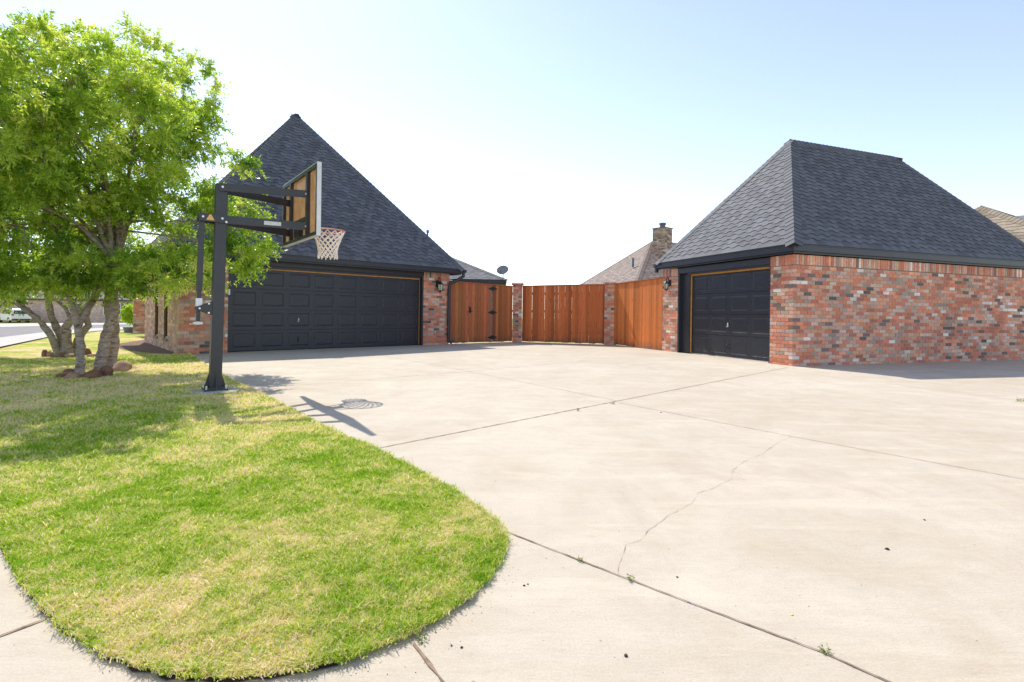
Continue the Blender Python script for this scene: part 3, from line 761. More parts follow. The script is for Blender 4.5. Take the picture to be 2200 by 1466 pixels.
def fence(A, B, ht0, ht1, label, base, gap, bw=0.14, gate=False, seed=1, sag=0.02):
    rr = random.Random(seed); A = Vector((A[0], A[1], 0)); B = Vector((B[0], B[1], 0)); L = (B-A).length; rz = math.atan2(B.y-A.y, B.x-A.x)
    e_ = empty('board_fence', A, rz, label, 'fence', 'stained cedar fence panels')
    def boards(a, b_):
        mb = MB(); u = a
        while u < b_-0.03:
            w_ = min(bw*rr.uniform(0.92, 1.06), b_-u); g = rr.uniform(*gap)
            k = rr.uniform(0.62, 1.2); col = tuple(x*k for x in base)
            if rr.random() < (0.12 if gate else 0.02): col = (0.38*k,0.22*k,0.15*k)
            ht = ht0+(ht1-ht0)*u/L; j = rr.uniform(-0.004, 0.004); z0 = rr.uniform(0.012, 0.035)
            if gate: col = tuple(x*rr.uniform(0.8, 1.0) for x in col)
            lean = rr.uniform(-0.003, 0.003)
            v = [(u,j,z0),(u+w_-g,j,z0),(u+w_-g,j+0.018,z0),(u,j+0.018,z0),(u+lean,j,ht),(u+w_-g+lean,j,ht),(u+w_-g+lean,j+0.018,ht),(u+lean,j+0.018,ht)]
            mb.mesh(v, [(0,3,2,1),(4,5,6,7),(0,1,5,4),(1,2,6,5),(2,3,7,6),(3,0,4,7)], col)
            u += w_
        return mb
    if gate:
        g0, g1 = 0.80, 1.82
        m1 = boards(0.0, g0); m2 = boards(g1+0.01, L); n_ = len(m1.v); m1.v += m2.v; m1.f += [tuple(i+n_ for i in f_) for f_ in m2.f]; m1.c += m2.c
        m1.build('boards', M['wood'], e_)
        gt = boards(g0+0.012, g1).build('gate', M['wood'], e_)
        for z in (0.42, 1.2, 1.9): f = MB(); f.box((g0+0.02,0.024,z),(g1-0.01,0.06,z+0.09), (0.16,0.07,0.03)); f.build('rail', M['wood'], gt)
        for z in (0.19, 1.08, 1.93):
            f = MB()
            for sx in (-1, 1):
                f.mesh([(g1,-0.012,z+0.075),(g1+sx*0.19,-0.012,z+0.012),(g1+sx*0.19,-0.012,z-0.012),(g1,-0.012,z-0.075),(g1,-0.003,z+0.075),(g1+sx*0.19,-0.003,z+0.012),(g1+sx*0.19,-0.003,z-0.012),(g1,-0.003,z-0.075)],
                       [(0,1,2,3),(4,7,6,5),(0,4,5,1),(1,5,6,2),(2,6,7,3)])
            f.tube([(g1,-0.02,z-0.09),(g1,-0.02,z+0.09)], 0.011, 6)
            f.build('hinge', M['black'], gt)
        f = MB(); f.box((g0+0.03,-0.02,1.05),(g0+0.08,-0.004,1.27)); f.tube([(g0+0.055,-0.02,1.08),(g0+0.055,-0.07,1.12),(g0+0.055,-0.07,1.20),(g0+0.055,-0.02,1.25)], 0.009, 6); f.tube([(g0-0.06,-0.03,1.10),(g0+0.15,-0.03,1.10)], 0.010, 6)
        f.build('latch', M['black'], gt)
    else:
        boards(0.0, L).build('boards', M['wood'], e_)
    for z in (0.35, 1.1, 1.75):
        for ra, rb in (((0,0.79),(1.84,L)) if gate else ((0,L),)):
            f = MB(); f.box((ra,0.024,z),(rb,0.062,z+0.09), (0.16,0.07,0.03)); f.build('rail', M['wood'], e_)
    f = MB(); f.mesh([(0,-0.03,ht0),(L,-0.03,ht1),(L,0.06,ht1),(0,0.06,ht0),(0,-0.03,ht0+0.03),(L,-0.03,ht1+0.03),(L,0.06,ht1+0.03),(0,0.06,ht0+0.03)], [(0,3,2,1),(4,5,6,7),(0,1,5,4),(1,2,6,5),(2,3,7,6),(3,0,4,7)], (0.42,0.15,0.065))
    f.build('cap_rail', M['wood'], e_)
    return e_
def toward(a, b, t): return (a[0]+(b[0]-a[0])*t, a[1]+(b[1]-a[1])*t)
Bc = (LA[0]+LW*math.cos(LRZ), LA[1]+LW*math.sin(LRZ))
gs = (Bc[0]-0.05, Bc[1]+0.22)
fence(gs, toward(P1, gs, 0.07), 2.10, 2.04, 'weathered brown board fence panel with a gate and black diamond hinges', (0.56,0.185,0.075), (0.003, 0.010), 0.13, True, 5)
fence(toward(P1, P2, 0.055), toward(P2, P1, 0.055), 2.06, 2.11, 'wide reddish board fence panel with light showing through its gaps, between two brick pillars', CED, (0.002, 0.0065), 0.125, False, 2)
Ec = (RC[0]+RD*math.cos(RRZ+math.pi/2), RC[1]+RD*math.sin(RRZ+math.pi/2))
fence(toward(P2, Ec, 0.09), Ec, 2.11, 2.17, 'sunlit orange board fence panel butting against the single garage', CEDL, (0.002, 0.004), 0.125, False, 3)

# ------------------------------------------------------------------ basketball hoop
PB = Vector((-3.76, 6.50, 0.0)); HRZ = math.atan2(0.619, 0.786)
hp = empty('basketball_hoop', PB, HRZ, 'adjustable basketball hoop on a square black post at the lawn edge', 'basketball hoop')
# local x: towards the board; local y: left of it (away from the camera)
ln = 0.018
f = MB(); f.obox((0,0,0.02), X, Y, Vector((ln,0,1)), (-0.066,-0.066,0), (0.066,0.066,2.63))
post = f.build('post', M['steel'], hp, bevel=0.008)
f = MB(); f.box((-0.13,-0.13,0.035),(0.13,0.13,0.055)); f.box((-0.105,-0.105,0.055),(0.105,0.105,0.075))
for sx, sy in ((1,0),(-1,0),(0,1),(0,-1)):
    px_, py_ = sy, sx
    a = Vector((sx*0.066, sy*0.066, 0)); o_ = Vector((sx*0.12, sy*0.12, 0)); t_ = Vector((px_, py_, 0))*0.006
    f.mesh([a-t_+Z*0.075, o_-t_+Z*0.075, a-t_+Z*0.26, a+t_+Z*0.075, o_+t_+Z*0.075, a+t_+Z*0.26], [(0,1,2),(3,5,4),(0,3,4,1),(1,4,5,2)])
f.build('base_plate', M['steel'], post)
for sx in (-1,1):
    for sy in (-1,1): f = MB(); f.tube([(sx*0.108,sy*0.108,0.03),(sx*0.108,sy*0.108,0.10)], 0.011, 6); f.build('anchor_bolt', M['bolt'], post)
f = MB(); f.lathe([(0.001,0.036),(0.28,0.034),(0.31,0.02),(0.32,-0.02)], 24); f.build('footing', M['walk'], hp)
dx = ln*2.5
BX = 1.02; NV = 0.39
def bolt(mb, p, sy=-1): f_ = MB(); f_.tube([Vector(p), Vector(p)+Vector((0, sy*0.012, 0))], 0.014, 8); f_.build('bolt', M['bolt'], hp)
bo = MB()
for sy, nm in ((-1, 'near'), (1, 'far')):
    f = MB(); p = Vector((dx+0.0, sy*0.082, 2.60)); q = Vector((BX-0.05, sy*NV, 2.60)); d = (q-p).normalized()
    f.bar(p-d*0.04, q+d*0.02, 0.014, 0.095); f.build('upper_arm', M['steel'], hp)
    bolt(bo, p+Vector((0, sy*0.004, 0)), sy); bolt(bo, q+Vector((0, sy*0.005, 0)), sy)
    f = MB(); p = Vector((dx-0.25, sy*0.084, 2.20)); pk = Vector((dx+0.06, sy*0.084, 2.195)); q = Vector((BX-0.05, sy*NV, 2.17)); d = (q-pk).normalized()
    f.bar(p, pk, 0.014, 0.10); f.bar(pk-d*0.004, q+d*0.02, 0.0141, 0.1005); la = f.build('lower_arm', M['steel'], hp)
    bolt(bo, p+Vector((0.04, sy*0.006, 0)), sy); bolt(bo, Vector((dx, sy*0.09, 2.20)), sy); bolt(bo, Vector((dx+0.045, sy*0.09, 2.16)), sy); bolt(bo, q+Vector((0, sy*0.005, 0)), sy)
    if sy < 0:
        f = MB(); m_ = pk.lerp(q, 0.46); m2 = pk.lerp(q, 0.68); nn = d.cross(Z).normalized()
        if nn.y > 0: nn = -nn
        m_ += nn*0.010; m2 += nn*0.010
        f.bar(m_, m2, 0.004, 0.05); f.build('name_plate', M['sticker'], la)
        f = MB(); cx = dx-0.13
        f.mesh([(cx-0.045,-0.093,2.165),(cx+0.045,-0.093,2.165),(cx+0.010,-0.093,2.235),(cx-0.010,-0.093,2.235),(cx-0.045,-0.0912,2.165),(cx+0.045,-0.0912,2.165),(cx+0.010,-0.0912,2.235),(cx-0.010,-0.0912,2.235)], [(0,1,2,3),(0,4,5,1),(1,5,6,2),(2,6,7,3),(3,7,4,0)]); f.build('warning_sticker', M['warn'], la)
f = MB(); xa = dx-0.21
f.bar((xa,0,2.22),(xa-0.02,0,1.28), 0.062, 0.062, X); f.bar((xa-0.021,0,1.30),(xa-0.03,0,0.90), 0.045, 0.045, X)
ac = f.build('height_actuator', M['steel'], hp, bevel=0.004)
f = MB(); f.box((xa-0.06,-0.036,1.09),(xa+0.012,-0.032,1.19)); f.build('height_scale_label', M['white'], ac)
f = MB(); f.tube([(xa-0.03,0,0.90),(xa-0.03,0,0.86)], 0.03, 10); f.box((xa-0.08,-0.03,0.865),(xa+0.02,0.03,0.895)); f.tube([(xa-0.03,0,0.87),(xa-0.12,-0.03,0.87)], 0.008, 6); f.build('crank_socket', M['silver'], ac)
f = MB()
for sy in (-0.05, 0.05):
    f.mesh([(xa-0.05,sy-0.004,1.045),(xa-0.05,sy-0.004,1.085),(-0.03,sy-0.004,1.16),(-0.03,sy-0.004,0.975),(xa-0.05,sy+0.004,1.045),(xa-0.05,sy+0.004,1.085),(-0.03,sy+0.004,1.16),(-0.03,sy+0.004,0.975)], [(0,1,2,3),(4,7,6,5),(0,4,5,1),(1,5,6,2),(2,6,7,3),(3,7,4,0)])
br = f.build('bracket', M['steel'], hp)
for p in ((xa-0.02,1.065),(-0.085,1.125),(-0.085,1.01)): f = MB(); f.tube([(p[0],-0.054,p[1]),(p[0],-0.066,p[1])], 0.012, 8); f.build('bolt', M['bolt'], br)
# board
bb = empty('backboard', (BX, 0, 0)); bb.parent = hp
HB = 0.80; zb0, zb1 = 2.02, 2.93
f = MB(); f.box((0.0,-HB+0.03,zb0+0.03),(0.008,HB-0.03,zb1-0.03)); f.build('panel', M['acryl'], bb)
f = MB(); t = 0.045
f.box((-0.035,-HB,zb0),(-0.002,-HB+t,zb1)); f.box((-0.035,HB-t,zb0),(-0.002,HB,zb1)); f.box((-0.035,-HB+t,zb0),(-0.002,HB-t,zb0+t)); f.box((-0.035,-HB+t,zb1-t),(-0.002,HB-t,zb1))
for sy in (-1, 1): f.box((-0.045,sy*NV-0.035,zb0+t),(-0.0025,sy*NV+0.035,zb1-t))
f.box((-0.04,-NV+0.035,zb0+0.24),(-0.003,NV-0.035,zb0+0.29)); f.box((-0.06,-0.12,zb0+t),(-0.004,0.12,zb0+0.239))
f.build('rear_frame', M['steel'], bb)
f = MB(); g = 0.012
f.box((-0.036,-HB-g,zb0-g),(0.018,-HB-0.001,zb1+g)); f.box((-0.036,HB+0.001,zb0-g),(0.018,HB+g,zb1+g)); f.box((-0.036,-HB,zb0-g),(0.018,HB,zb0-0.001)); f.box((-0.036,-HB,zb1+0.001),(0.018,HB,zb1+g))
f.box((0.009,-HB,zb0),(0.018,-HB+0.04,zb1)); f.box((0.009,HB-0.04,zb0),(0.018,HB,zb1))
f.build('edge_trim', M['silver'], bb)
f = MB(); rc = Vector((BX+0.15+0.229, 0, 2.20))
f.tube([rc+Vector((0.229*math.cos(a), 0.229*math.sin(a), 0)) for a in [2*math.pi*k/40 for k in range(41)]], 0.010, 8)
f.box((BX+0.019,-0.07,2.09),(BX+0.04,0.07,2.23)); f.box((BX+0.04,-0.06,2.190),(BX+0.17,0.06,2.208)); f.box((BX+0.04,-0.06,2.10),(BX+0.06,0.06,2.19))
for sy in (-1,1): f.bar((BX+0.04,sy*0.10,2.19),(BX+0.25,sy*0.185,2.192),0.02,0.012)
f.build('rim', M['rim'], hp, smooth=False)
f = MB(); nl = 13; rows_ = 8
def npnt(k, r):
    fr = r/rows_; rad = 0.225-0.105*(1-(1-fr)**1.9)+0.012*max(0,fr-.75)*4; return rc+Vector((rad*math.cos(2*math.pi*k/nl), rad*math.sin(2*math.pi*k/nl), -0.012-0.36*fr))
for r in range(rows_):
    for k in range(nl):
        kk = k+0.5*(r % 2)
        for s2 in (-0.5, 0.5):
            f.tube([npnt(kk, r), npnt(kk+s2, r+1)+Vector((R.uniform(-.006,.006), R.uniform(-.006,.006), 0))], 0.0075, 5)
for k in range(nl): 
    p = npnt(k+0.5*(rows_ % 2), rows_); f.tube([p, p-Z*0.025], 0.009, 5)
f.build('net', M['net'], hp)

# ------------------------------------------------------------------ trees
def leaf_mesh(name, centres, tints, parent, mat, per=300, rad=0.25, ll=0.072, lw=0.024, shoots=16, droop=0.25):
    """centres: (n,3) clump centres; each clump is made of shoots bearing paired leaflets"""
    n = len(centres); m = shoots; k = per//shoots
    C_ = np.repeat(np.array(centres), m, 0); T_ = np.repeat(np.array(tints), m)
    dirs = NR.normal(0, 1, (n*m, 3)); dirs[:,2] = dirs[:,2]*0.75+0.15; dirs /= np.linalg.norm(dirs, axis=1)[:,None]
    ln_ = rad*NR.uniform(0.5, 1.15, n*m)
    st = C_ + dirs*(ln_*0.15)[:,None]
    T_ = T_ + NR.normal(0, 0.08, n*m)
    D_ = np.repeat(dirs, k, 0); S_ = np.repeat(st, k, 0); L_ = np.repeat(ln_, k); T_ = np.repeat(T_, k)
    t = np.tile((np.arange(k)+0.5)/k, n*m)+NR.normal(0, 0.03, n*m*k)
    pos = S_ + D_*(L_*t)[:,None]; pos[:,2] -= droop*L_*t*t
    side = NR.normal(0, 1, pos.shape); side -= D_*np.sum(side*D_, 1)[:,None]; side /= np.linalg.norm(side, axis=1)[:,None]
    ax = side*0.8+D_*0.55; ax[:,2] -= 0.18; ax /= np.linalg.norm(ax, axis=1)[:,None]
    w_ = np.cross(ax, NR.normal(0, 1, pos.shape)+np.array([0,0,0.8])); w_ /= np.linalg.norm(w_, axis=1)[:,None]
    q = len(pos); Ls = ll*NR.uniform(0.7, 1.25, q)[:,None]; Ws = lw*NR.uniform(0.7, 1.25, q)[:,None]*0.5
    A = pos; B = pos+ax*Ls*0.45+w_*Ws; Cc = pos+ax*Ls; D2 = pos+ax*Ls*0.45-w_*Ws
    V = np.stack([A, B, Cc, D2], 1).reshape(-1, 3); Fi = np.arange(q*4)
    rn = np.clip(T_+NR.normal(0, 0.10, q), 0, 1)
    return np_mesh(name, V, Fi, 4, mat, np.repeat(rn, 4), parent)
def sample_blobs(blobs, n, rr):
    vols = [b[1]**3 for b in blobs]; out = []
    while len(out) < n:
        b_ = rr.choices(blobs, vols)[0]
        v = Vector((rr.gauss(0,1), rr.gauss(0,1), rr.gauss(0,1))).normalized()*(b_[1]*rr.random()**0.42)
        out.append(b_[0]+Vector((v.x, v.y*0.85, v.z*0.92)))
    return out
def bez(p, a, q, n):
    return [p*(1-t)**2+a*2*t*(1-t)+q*t*t for t in [i/n for i in range(n+1)]]
def tree(name, base, trunks, blobs, nclump, label, seed, per=300, zmid=3.5, limb_n=6, extra=()):
    rr = random.Random(seed)
    e_ = empty(name, base, 0, label, 'tree', 'multi trunk trees on the lawn'); inv = Vector(base)
    mb = MB(); nodes = []
    tops = []
    for pts, rads in trunks:
        P = [Vector(p) for p in pts]; Q = []; Rr = []
        for i in range(len(P)-1):
            for k in range(5):
                t = k/5; Q.append(P[i].lerp(P[i+1], t)+Vector((rr.uniform(-1,1),rr.uniform(-1,1),0))*0.008); Rr.append((rads[i]*(1-t)+rads[i+1]*t)*rr.uniform(0.93, 1.07))
        Q.append(P[-1]); Rr.append(rads[-1])
        Rr[0] *= 1.3; Rr[1] *= 1.1
        mb.tube([p-inv for p in Q], Rr, 12); tops.append((P[-1], (P[-1]-P[-2]).normalized(), rads[-1]))
        nodes += [(p, r_) for p, r_ in zip(Q[len(Q)//2:], Rr[len(Q)//2:])]
    mb.build('trunk', M['bark'], e_, smooth=True)
    cl = sample_blobs(blobs, nclump, rr) + list(extra)
    mb = MB(); limbs = []
    for (T, d, r_) in tops:
        tg = sorted(rr.sample(cl, limb_n*3), key=lambda c_: (c_-T).length)[-limb_n*2::2]
        for g in tg:
            g2 = T.lerp(g, 0.85); mid = T+d*(g2-T).length*0.45+Z*0.15
            B_ = bez(T, mid, g2, 12); B_ = [p+Vector((rr.uniform(-1,1),rr.uniform(-1,1),rr.uniform(-1,1)))*0.025*(i > 0) for i, p in enumerate(B_)]
            rs = [r_*0.62*(1-i/12)**0.8+0.008 for i in range(13)]
            mb.tube([p-inv for p in B_], rs, 8); limbs += list(zip(B_, rs))
    for c_ in cl:
        p, r2 = min(limbs, key=lambda z: (z[0]-c_).length+max(0, z[0].z-c_.z)*0.6)
        L = (c_-p).length
        if L < 0.05: continue
        B_ = bez(p, p.lerp(c_, 0.5)+Vector((rr.uniform(-1,1),rr.uniform(-1,1),rr.uniform(-0.5,1)))*L*0.18, c_, 5)
        r3 = min(r2*0.6, 0.016); mb.tube([q-inv for q in B_], [r3*(1-i/6)+0.002 for i in range(6)], 5, caps=False)
        if L > 0.5: limbs += [(B_[3], r3*0.6)]
    mb.build('branches', M['bark'], e_, smooth=True)
    zs = np.array([c_.z for c_ in cl]); xs_ = np.array([c_.x for c_ in cl])
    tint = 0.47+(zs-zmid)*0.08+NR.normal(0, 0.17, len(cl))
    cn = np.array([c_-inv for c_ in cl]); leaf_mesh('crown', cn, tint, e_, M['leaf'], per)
    return e_
def bl(px, py, D, r): return (W3(px, py, D), r)
blobs1 = [bl(-130,130,6.3,.8),bl(60,105,6.7,.38),bl(130,70,6.6,.3),bl(290,115,6.7,.40),bl(215,130,6.8,.45),bl(335,180,6.8,.42),bl(120,110,6.8,.42),bl(260,230,7.0,.6),bl(360,260,7.2,.5),bl(140,230,7.1,.65),bl(200,130,7.5,.5),bl(60,130,7.0,.65),bl(-80,110,6.8,.9),bl(190,230,7.5,.85),bl(70,300,7.2,1.0),bl(-60,300,7.0,1.2),bl(300,330,7.8,.8),bl(230,330,8.6,1.55),bl(90,190,8.4,1.0),bl(330,215,8.3,0.85),bl(200,140,8.2,0.7),bl(395,225,8.9,0.62),bl(50,400,8.2,1.4),bl(370,390,8.9,1.15),
          bl(478,440,9.2,0.62),bl(500,530,9.3,0.52),bl(200,540,8.4,0.75),bl(350,545,8.9,0.72),bl(60,560,8.2,0.8),bl(-60,330,8.2,1.4),bl(10,110,8.3,0.5),bl(-120,500,8.0,1.1),bl(430,570,9.1,0.38),bl(150,612,8.3,.42),bl(60,625,8.2,.45),bl(260,598,8.6,.42),bl(330,606,9,.33),bl(400,606,9.1,.28),bl(520,575,9.2,.36),bl(545,490,9.3,.36),bl(500,480,9.1,.45),bl(505,545,9.1,.42),bl(430,500,9.0,.45)]
ex = [W3(*p) for p in [(80,55,8.5),(118,72,8.5),(100,95,8.5),(285,60,8.6),(300,85,8.6),(180,65,8.6),(40,75,8.4),(350,105,8.7),(390,140,8.8),(445,150,8.9),(462,180,8.9),(455,230,9),(470,270,9),(440,250,9),(530,345,9.3),(510,365,9.3),(545,360,9.3),(560,470,9.3),(575,505,9.4),(565,540,9.4),(540,575,9.4),(520,590,9.3),(575,530,9.3),(545,450,9.3),(500,330,9.2),(465,325,9.1),(330,90,8.7),(240,85,8.6),(420,130,8.8)]]
r6 = random.Random(6)
for k in range(95):      # low hanging outer twigs
    qx = r6.uniform(-40, 465); lim = 640-0.0*qx if qx < 330 else 625
    ex.append(W3(qx, r6.uniform(545, lim-12), r6.uniform(7.7, 9.3)))
g1 = G(172,806); g2 = G(213,800); g3 = G(236,793)
tb_ = (g2[0], g2[1], 0.02)
tr1 = [([ (g1[0],g1[1],0.0), W3(174,745,8.35), W3(165,690,8.4), W3(150,640,8.45), W3(135,590,8.5)], [0.062,0.056,0.052,0.048,0.042]),
       ([ (g2[0],g2[1],0.0), W3(220,760,8.55), W3(228,720,8.6), W3(246,675,8.65), W3(243,610,8.7)], [0.082,0.084,0.078,0.072,0.06]),
       ([ (g3[0],g3[1],0.0), W3(240,750,8.9), W3(242,700,8.95), W3(232,650,9.0), W3(245,590,9.0)], [0.10,0.102,0.092,0.08,0.065]),
       ([ W3(166,700,8.4), W3(185,668,8.55), W3(205,640,8.7), W3(225,590,8.8)], [0.05,0.05,0.045,0.04])]
tree('shade_tree', tb_, tr1, blobs1, 610, 'larger near tree with pale forked trunks and wide bright crown, ringed by rocks', 4, per=320, limb_n=7, extra=ex)
b2 = G(150,768)
blobs2 = [bl(-30,560,10.8,1.2),bl(60,590,10.8,0.75),bl(150,570,11.2,0.75),bl(90,400,11.4,1.7),bl(-120,430,11,1.6),bl(230,500,11.2,1.1),bl(0,650,10.6,0.42),bl(290,560,11.4,0.7),bl(-60,650,10.4,0.6)]
tr2 = [([G(128,768)+(0,), W3(112,725,10.7), W3(85,688,10.7), W3(55,665,10.7), W3(20,640,10.7)], [0.07,0.065,0.055,0.05,0.04]),
       ([G(140,768)+(0,), W3(130,720,10.9), W3(112,685,10.9), W3(104,650,10.9), W3(95,600,10.9)], [0.09,0.075,0.065,0.055,0.05]),
       ([G(148,768)+(0,), W3(143,725,10.8), W3(142,703,10.8), W3(160,680,10.8), W3(190,655,10.8), W3(210,625,10.9)], [0.10,0.085,0.08,0.07,0.06,0.05]),
       ([G(160,767)+(0,), W3(167,730,11.0), W3(190,700,11.0), W3(185,680,11), W3(200,640,11.1)], [0.08,0.07,0.06,0.055,0.05]),
       ([W3(155,690,10.9), W3(140,660,10.9), W3(115,640,10.9)], [0.04,0.035,0.03])]
tree('shade_tree', (b2[0], b2[1], 0.0), tr2, blobs2, 330, 'smaller tree farther back with many thin dark spreading trunks, nearer the street', 9, per=192, limb_n=4)

# rocks
def rock(px, py, wpx, hpx, label, mat='rock', seed=0, dz=0.0, D=None):
    rr = random.Random(seed); g = G(px, py); s = wpx/F*g[1]; hh = hpx/F*g[1]
    import bmesh
    bm = bmesh.new(); bmesh.ops.create_icosphere(bm, subdivisions=3, radius=0.5)
    ph = [rr.uniform(0, 6) for _ in range(6)]
    planes = [(Vector((rr.gauss(0,1),rr.gauss(0,1),rr.gauss(0,0.7))).normalized(), rr.uniform(0.30,0.46)) for _ in range(9)]
    for v in bm.verts:
        for n_, d_ in planes:
            e_ = v.co.dot(n_)-d_
            if e_ > 0: v.co -= n_*e_*0.85
        k = 1+0.08*math.sin(v.co.x*7+ph[0])*math.sin(v.co.y*8+ph[1])+0.05*math.sin(v.co.z*13+ph[2])
        v.co = Vector((v.co.x*s*k, v.co.y*s*0.8*k, v.co.z*hh*1.25*k+hh*0.42))
    me = bpy.data.meshes.new('rock'); bm.to_mesh(me); bm.free(); me.materials.append(M[mat])
    me.polygons.foreach_set('use_smooth', [True]*len(me.polygons))
    o = bpy.data.objects.new('rock', me); COL.objects.link(o); o.location = (g[0], g[1], 0.0); o.rotation_euler = (0, 0, rr.uniform(-.5, .5))
    tag(o, label, 'rock', 'rocks ringing the two trees'); return o
rock(133,815,26,14,'small dark red rock at the left end of the near tree ring',seed=1)
rock(155,817,36,16,'flat tan rock in front of the slim trunk of the near tree','rockpale',seed=2)
rock(150,806,30,13,'low red rock behind the flat tan one by the near tree',seed=3)
rock(196,815,42,19,'wide brown rock at the foot of the slim trunk of the near tree',seed=4)
rock(227,811,32,25,'upright pointed red rock in front of the thick trunk of the near tree',seed=5)
rock(262,800,40,23,'large rounded pinkish rock at the right end of the near tree ring','rockpale',seed=6)
rock(97,768,16,17,'small round dark rock at the left end of the far tree ring',seed=7)
rock(107,768,13,14,'small tan rock second from the left in the far tree ring','rockpale',seed=8)
rock(120,768,22,15,'dark red rock in front of the left trunk of the far tree',seed=9)
rock(134,770,20,12,'grey brown rock under the middle trunks of the far tree',seed=10)
rock(150,770,26,11,'flat orange rock in front of the far tree','rockpale',seed=11)
rock(187,764,18,17,'rusty upright rock behind the slim trunk, at the far tree',seed=12)
rock(200,769,26,9,'low flat rock at the right end of the far tree ring','rockpale',seed=13)

# mulch bed by the side wall
mb = MB(); pts = [G(*p) for p in [(250,742),(300,735),(325,731),(345,744),(385,763),(340,762),(290,757),(255,752)]]
mb.face([(x_, y_, 0.024) for x_, y_ in reversed(smooth_poly(pts+[pts[0]], 2)[:-1])]); tag(mb.build('soil_bed', M['mulch']), kind='structure')

# ------------------------------------------------------------------ background buildings
def hip_house(name, o, rz, Lx, Ly, ev, rg, hipx, roofcol, pal, label, cat='house', z0=0.0, ov=0.45, wallmat=None, hip1=None, rows=True):
    hip1 = hipx if hip1 is None else hip1
    e_ = empty(name, (o[0], o[1], z0), rz, label, cat)
    mb, c = MB(), MB()
    if rows:
        nr = int((ev-0.15)/CH)
        brick_wall(mb, c, (0,0,0), X, -Y, Lx, 0, nr, pal, 'A', 'A'); brick_wall(mb, c, (0,0,0), Y, -X, Ly, 0, nr, pal, 'B'); 
        w = mb.build('walls', M['brick'], e_); c.build('mortar', M['mortar'], w)
        f = MB(); f.box((0.1,Ly-0.1,0),(Lx,Ly,ev-0.1)); f.box((Lx-0.098,0.12,0),(Lx-0.01,Ly-0.1,ev-0.1)); f.build('rear_wall', M['mortar'], e_)
    mb = MB(); a = Vector((-ov,-ov,ev)); b_ = Vector((Lx+ov,-ov,ev)); c2 = Vector((Lx+ov,Ly+ov,ev)); d = Vector((-ov,Ly+ov,ev))
    p = Vector((hipx,Ly/2,rg)); q = Vector((Lx-hip1,Ly/2,rg))
    S = p-Vector((p.x,-ov,ev)); V_ = S.length
    kw = dict(h=0.16, per=0.40, amp=0.03, var=0.3)
    shingles(mb, a, b_, S, V_, (p.x+ov)/V_, (Lx+ov-q.x)/V_, roofcol, seed=31, **kw)
    S = p-Vector((p.x,Ly+ov,ev)); shingles(mb, c2, d, S, V_, (Lx+ov-q.x)/V_, (p.x+ov)/V_, roofcol, seed=32, **kw)
    for (m_, n_, ap, sd) in ((d, a, p, 33), (b_, c2, q, 34)):
        U = (n_-m_).normalized(); t = (ap-m_).dot(U); S = ap-(m_+U*t); V2 = S.length
        shingles(mb, m_, n_, S, V2, t/V2, ((n_-m_).length-t)/V2, roofcol, seed=sd, **kw)
    rf = mb.build('roof', M['shingle'], e_)
    mb = MB(); rc2 = tuple(x_*0.9 for x_ in roofcol)
    hip_caps(mb, a, p, X, Y, rc2); hip_caps(mb, d, p, X, -Y, rc2); hip_caps(mb, b_, q, -X, Y, rc2); hip_caps(mb, c2, q, -X, -Y, rc2); hip_caps(mb, p, q, Vector((0,-1,-.7)), Vector((0,1,-.7)), rc2)
    mb.build('hip_cap', M['shingle'], rf)
    eaves(e_, 0, 0, Lx, Ly, ev, ov-0.0, 0.17)
    return e_, rf
# grey-roofed wing behind the gate
e_, rf = hip_house('house', (-9.6,24.85), 0.03, 8.9, 7.0, 2.68, 4.30, 4.0, (0.15,0.15,0.155), PAL_RED, 'low brick house with a grey hip roof behind the gate', ov=0.42, hip1=3.05)
# brown roofed neighbour with chimney
f0 = Vector((6.4,27.0)); l0 = Vector((3.8,36.0)); rz = math.atan2(-(l0.x-f0.x), l0.y-f0.y)
e_, rf = hip_house('house', (f0.x+0.3, f0.y+0.35), rz, 17, 9.0, 2.45, 5.75, 3.55, (0.25,0.19,0.155), PAL_TAN, 'brown roofed house with a tall brick chimney behind the board fence', ov=0.45)
inv = Matrix.Translation(Vector((f0.x+0.3, f0.y+0.35, 0))) @ Matrix.Rotation(rz, 4, 'Z'); inv.invert()
cc = inv @ W3(1423,520,31.0); b, c = MB(), MB(); hw = 0.41
zc0 = 3.6; rows_c = int((6.35-zc0)/CH)
for k, (o, d, n) in enumerate((((-hw,-hw,0),X,-Y),((hw,-hw,0),Y,X),((hw,hw,0),-X,Y),((-hw,hw,0),-Y,-X))):
    brick_wall(b, c, Vector(o), d, n, 2*hw, zc0, rows_c, PAL_TAN, 'AB'[k % 2], 'AB'[k % 2])
ch = b.build('chimney', M['brick'], rf); ch.location = (cc.x, cc.y, 0); ch.rotation_euler = (0, 0, math.radians(38)-rz)
mo = c.build('mortar', M['mortar'], ch)
f = MB(); zt = zc0+rows_c*CH; f.box((-hw-0.03,-hw-0.03,zt),(hw+0.03,hw+0.03,zt+0.05)); f.lathe([(0.17,0.05),(0.17,0.26),(0.21,0.26),(0.21,0.36),(0.001,0.38)], 12, (0,0,zt)); f.build('flue', M['flue'], ch)
f = MB(); pv = inv @ W3(1360,560,30.2); f.tube([(pv.x,pv.y,pv.z-0.4),(pv.x,pv.y,pv.z+0.15)], 0.06, 8); f.build('vent_pipe', M['flue'], e_)
# far right roof
e_, rf = hip_house('house', (18.0,14.6), math.radians(31), 16, 8.4, 2.5, 5.32, 2.1, (0.30,0.24,0.17), PAL_TAN, 'tan roofed house partly hidden behind the single garage at the right', ov=0.4)
f = MB(); f.box((2.9,2.9,4.62),(3.6,3.5,4.92)); f.build('skylight', M['silver'], rf)
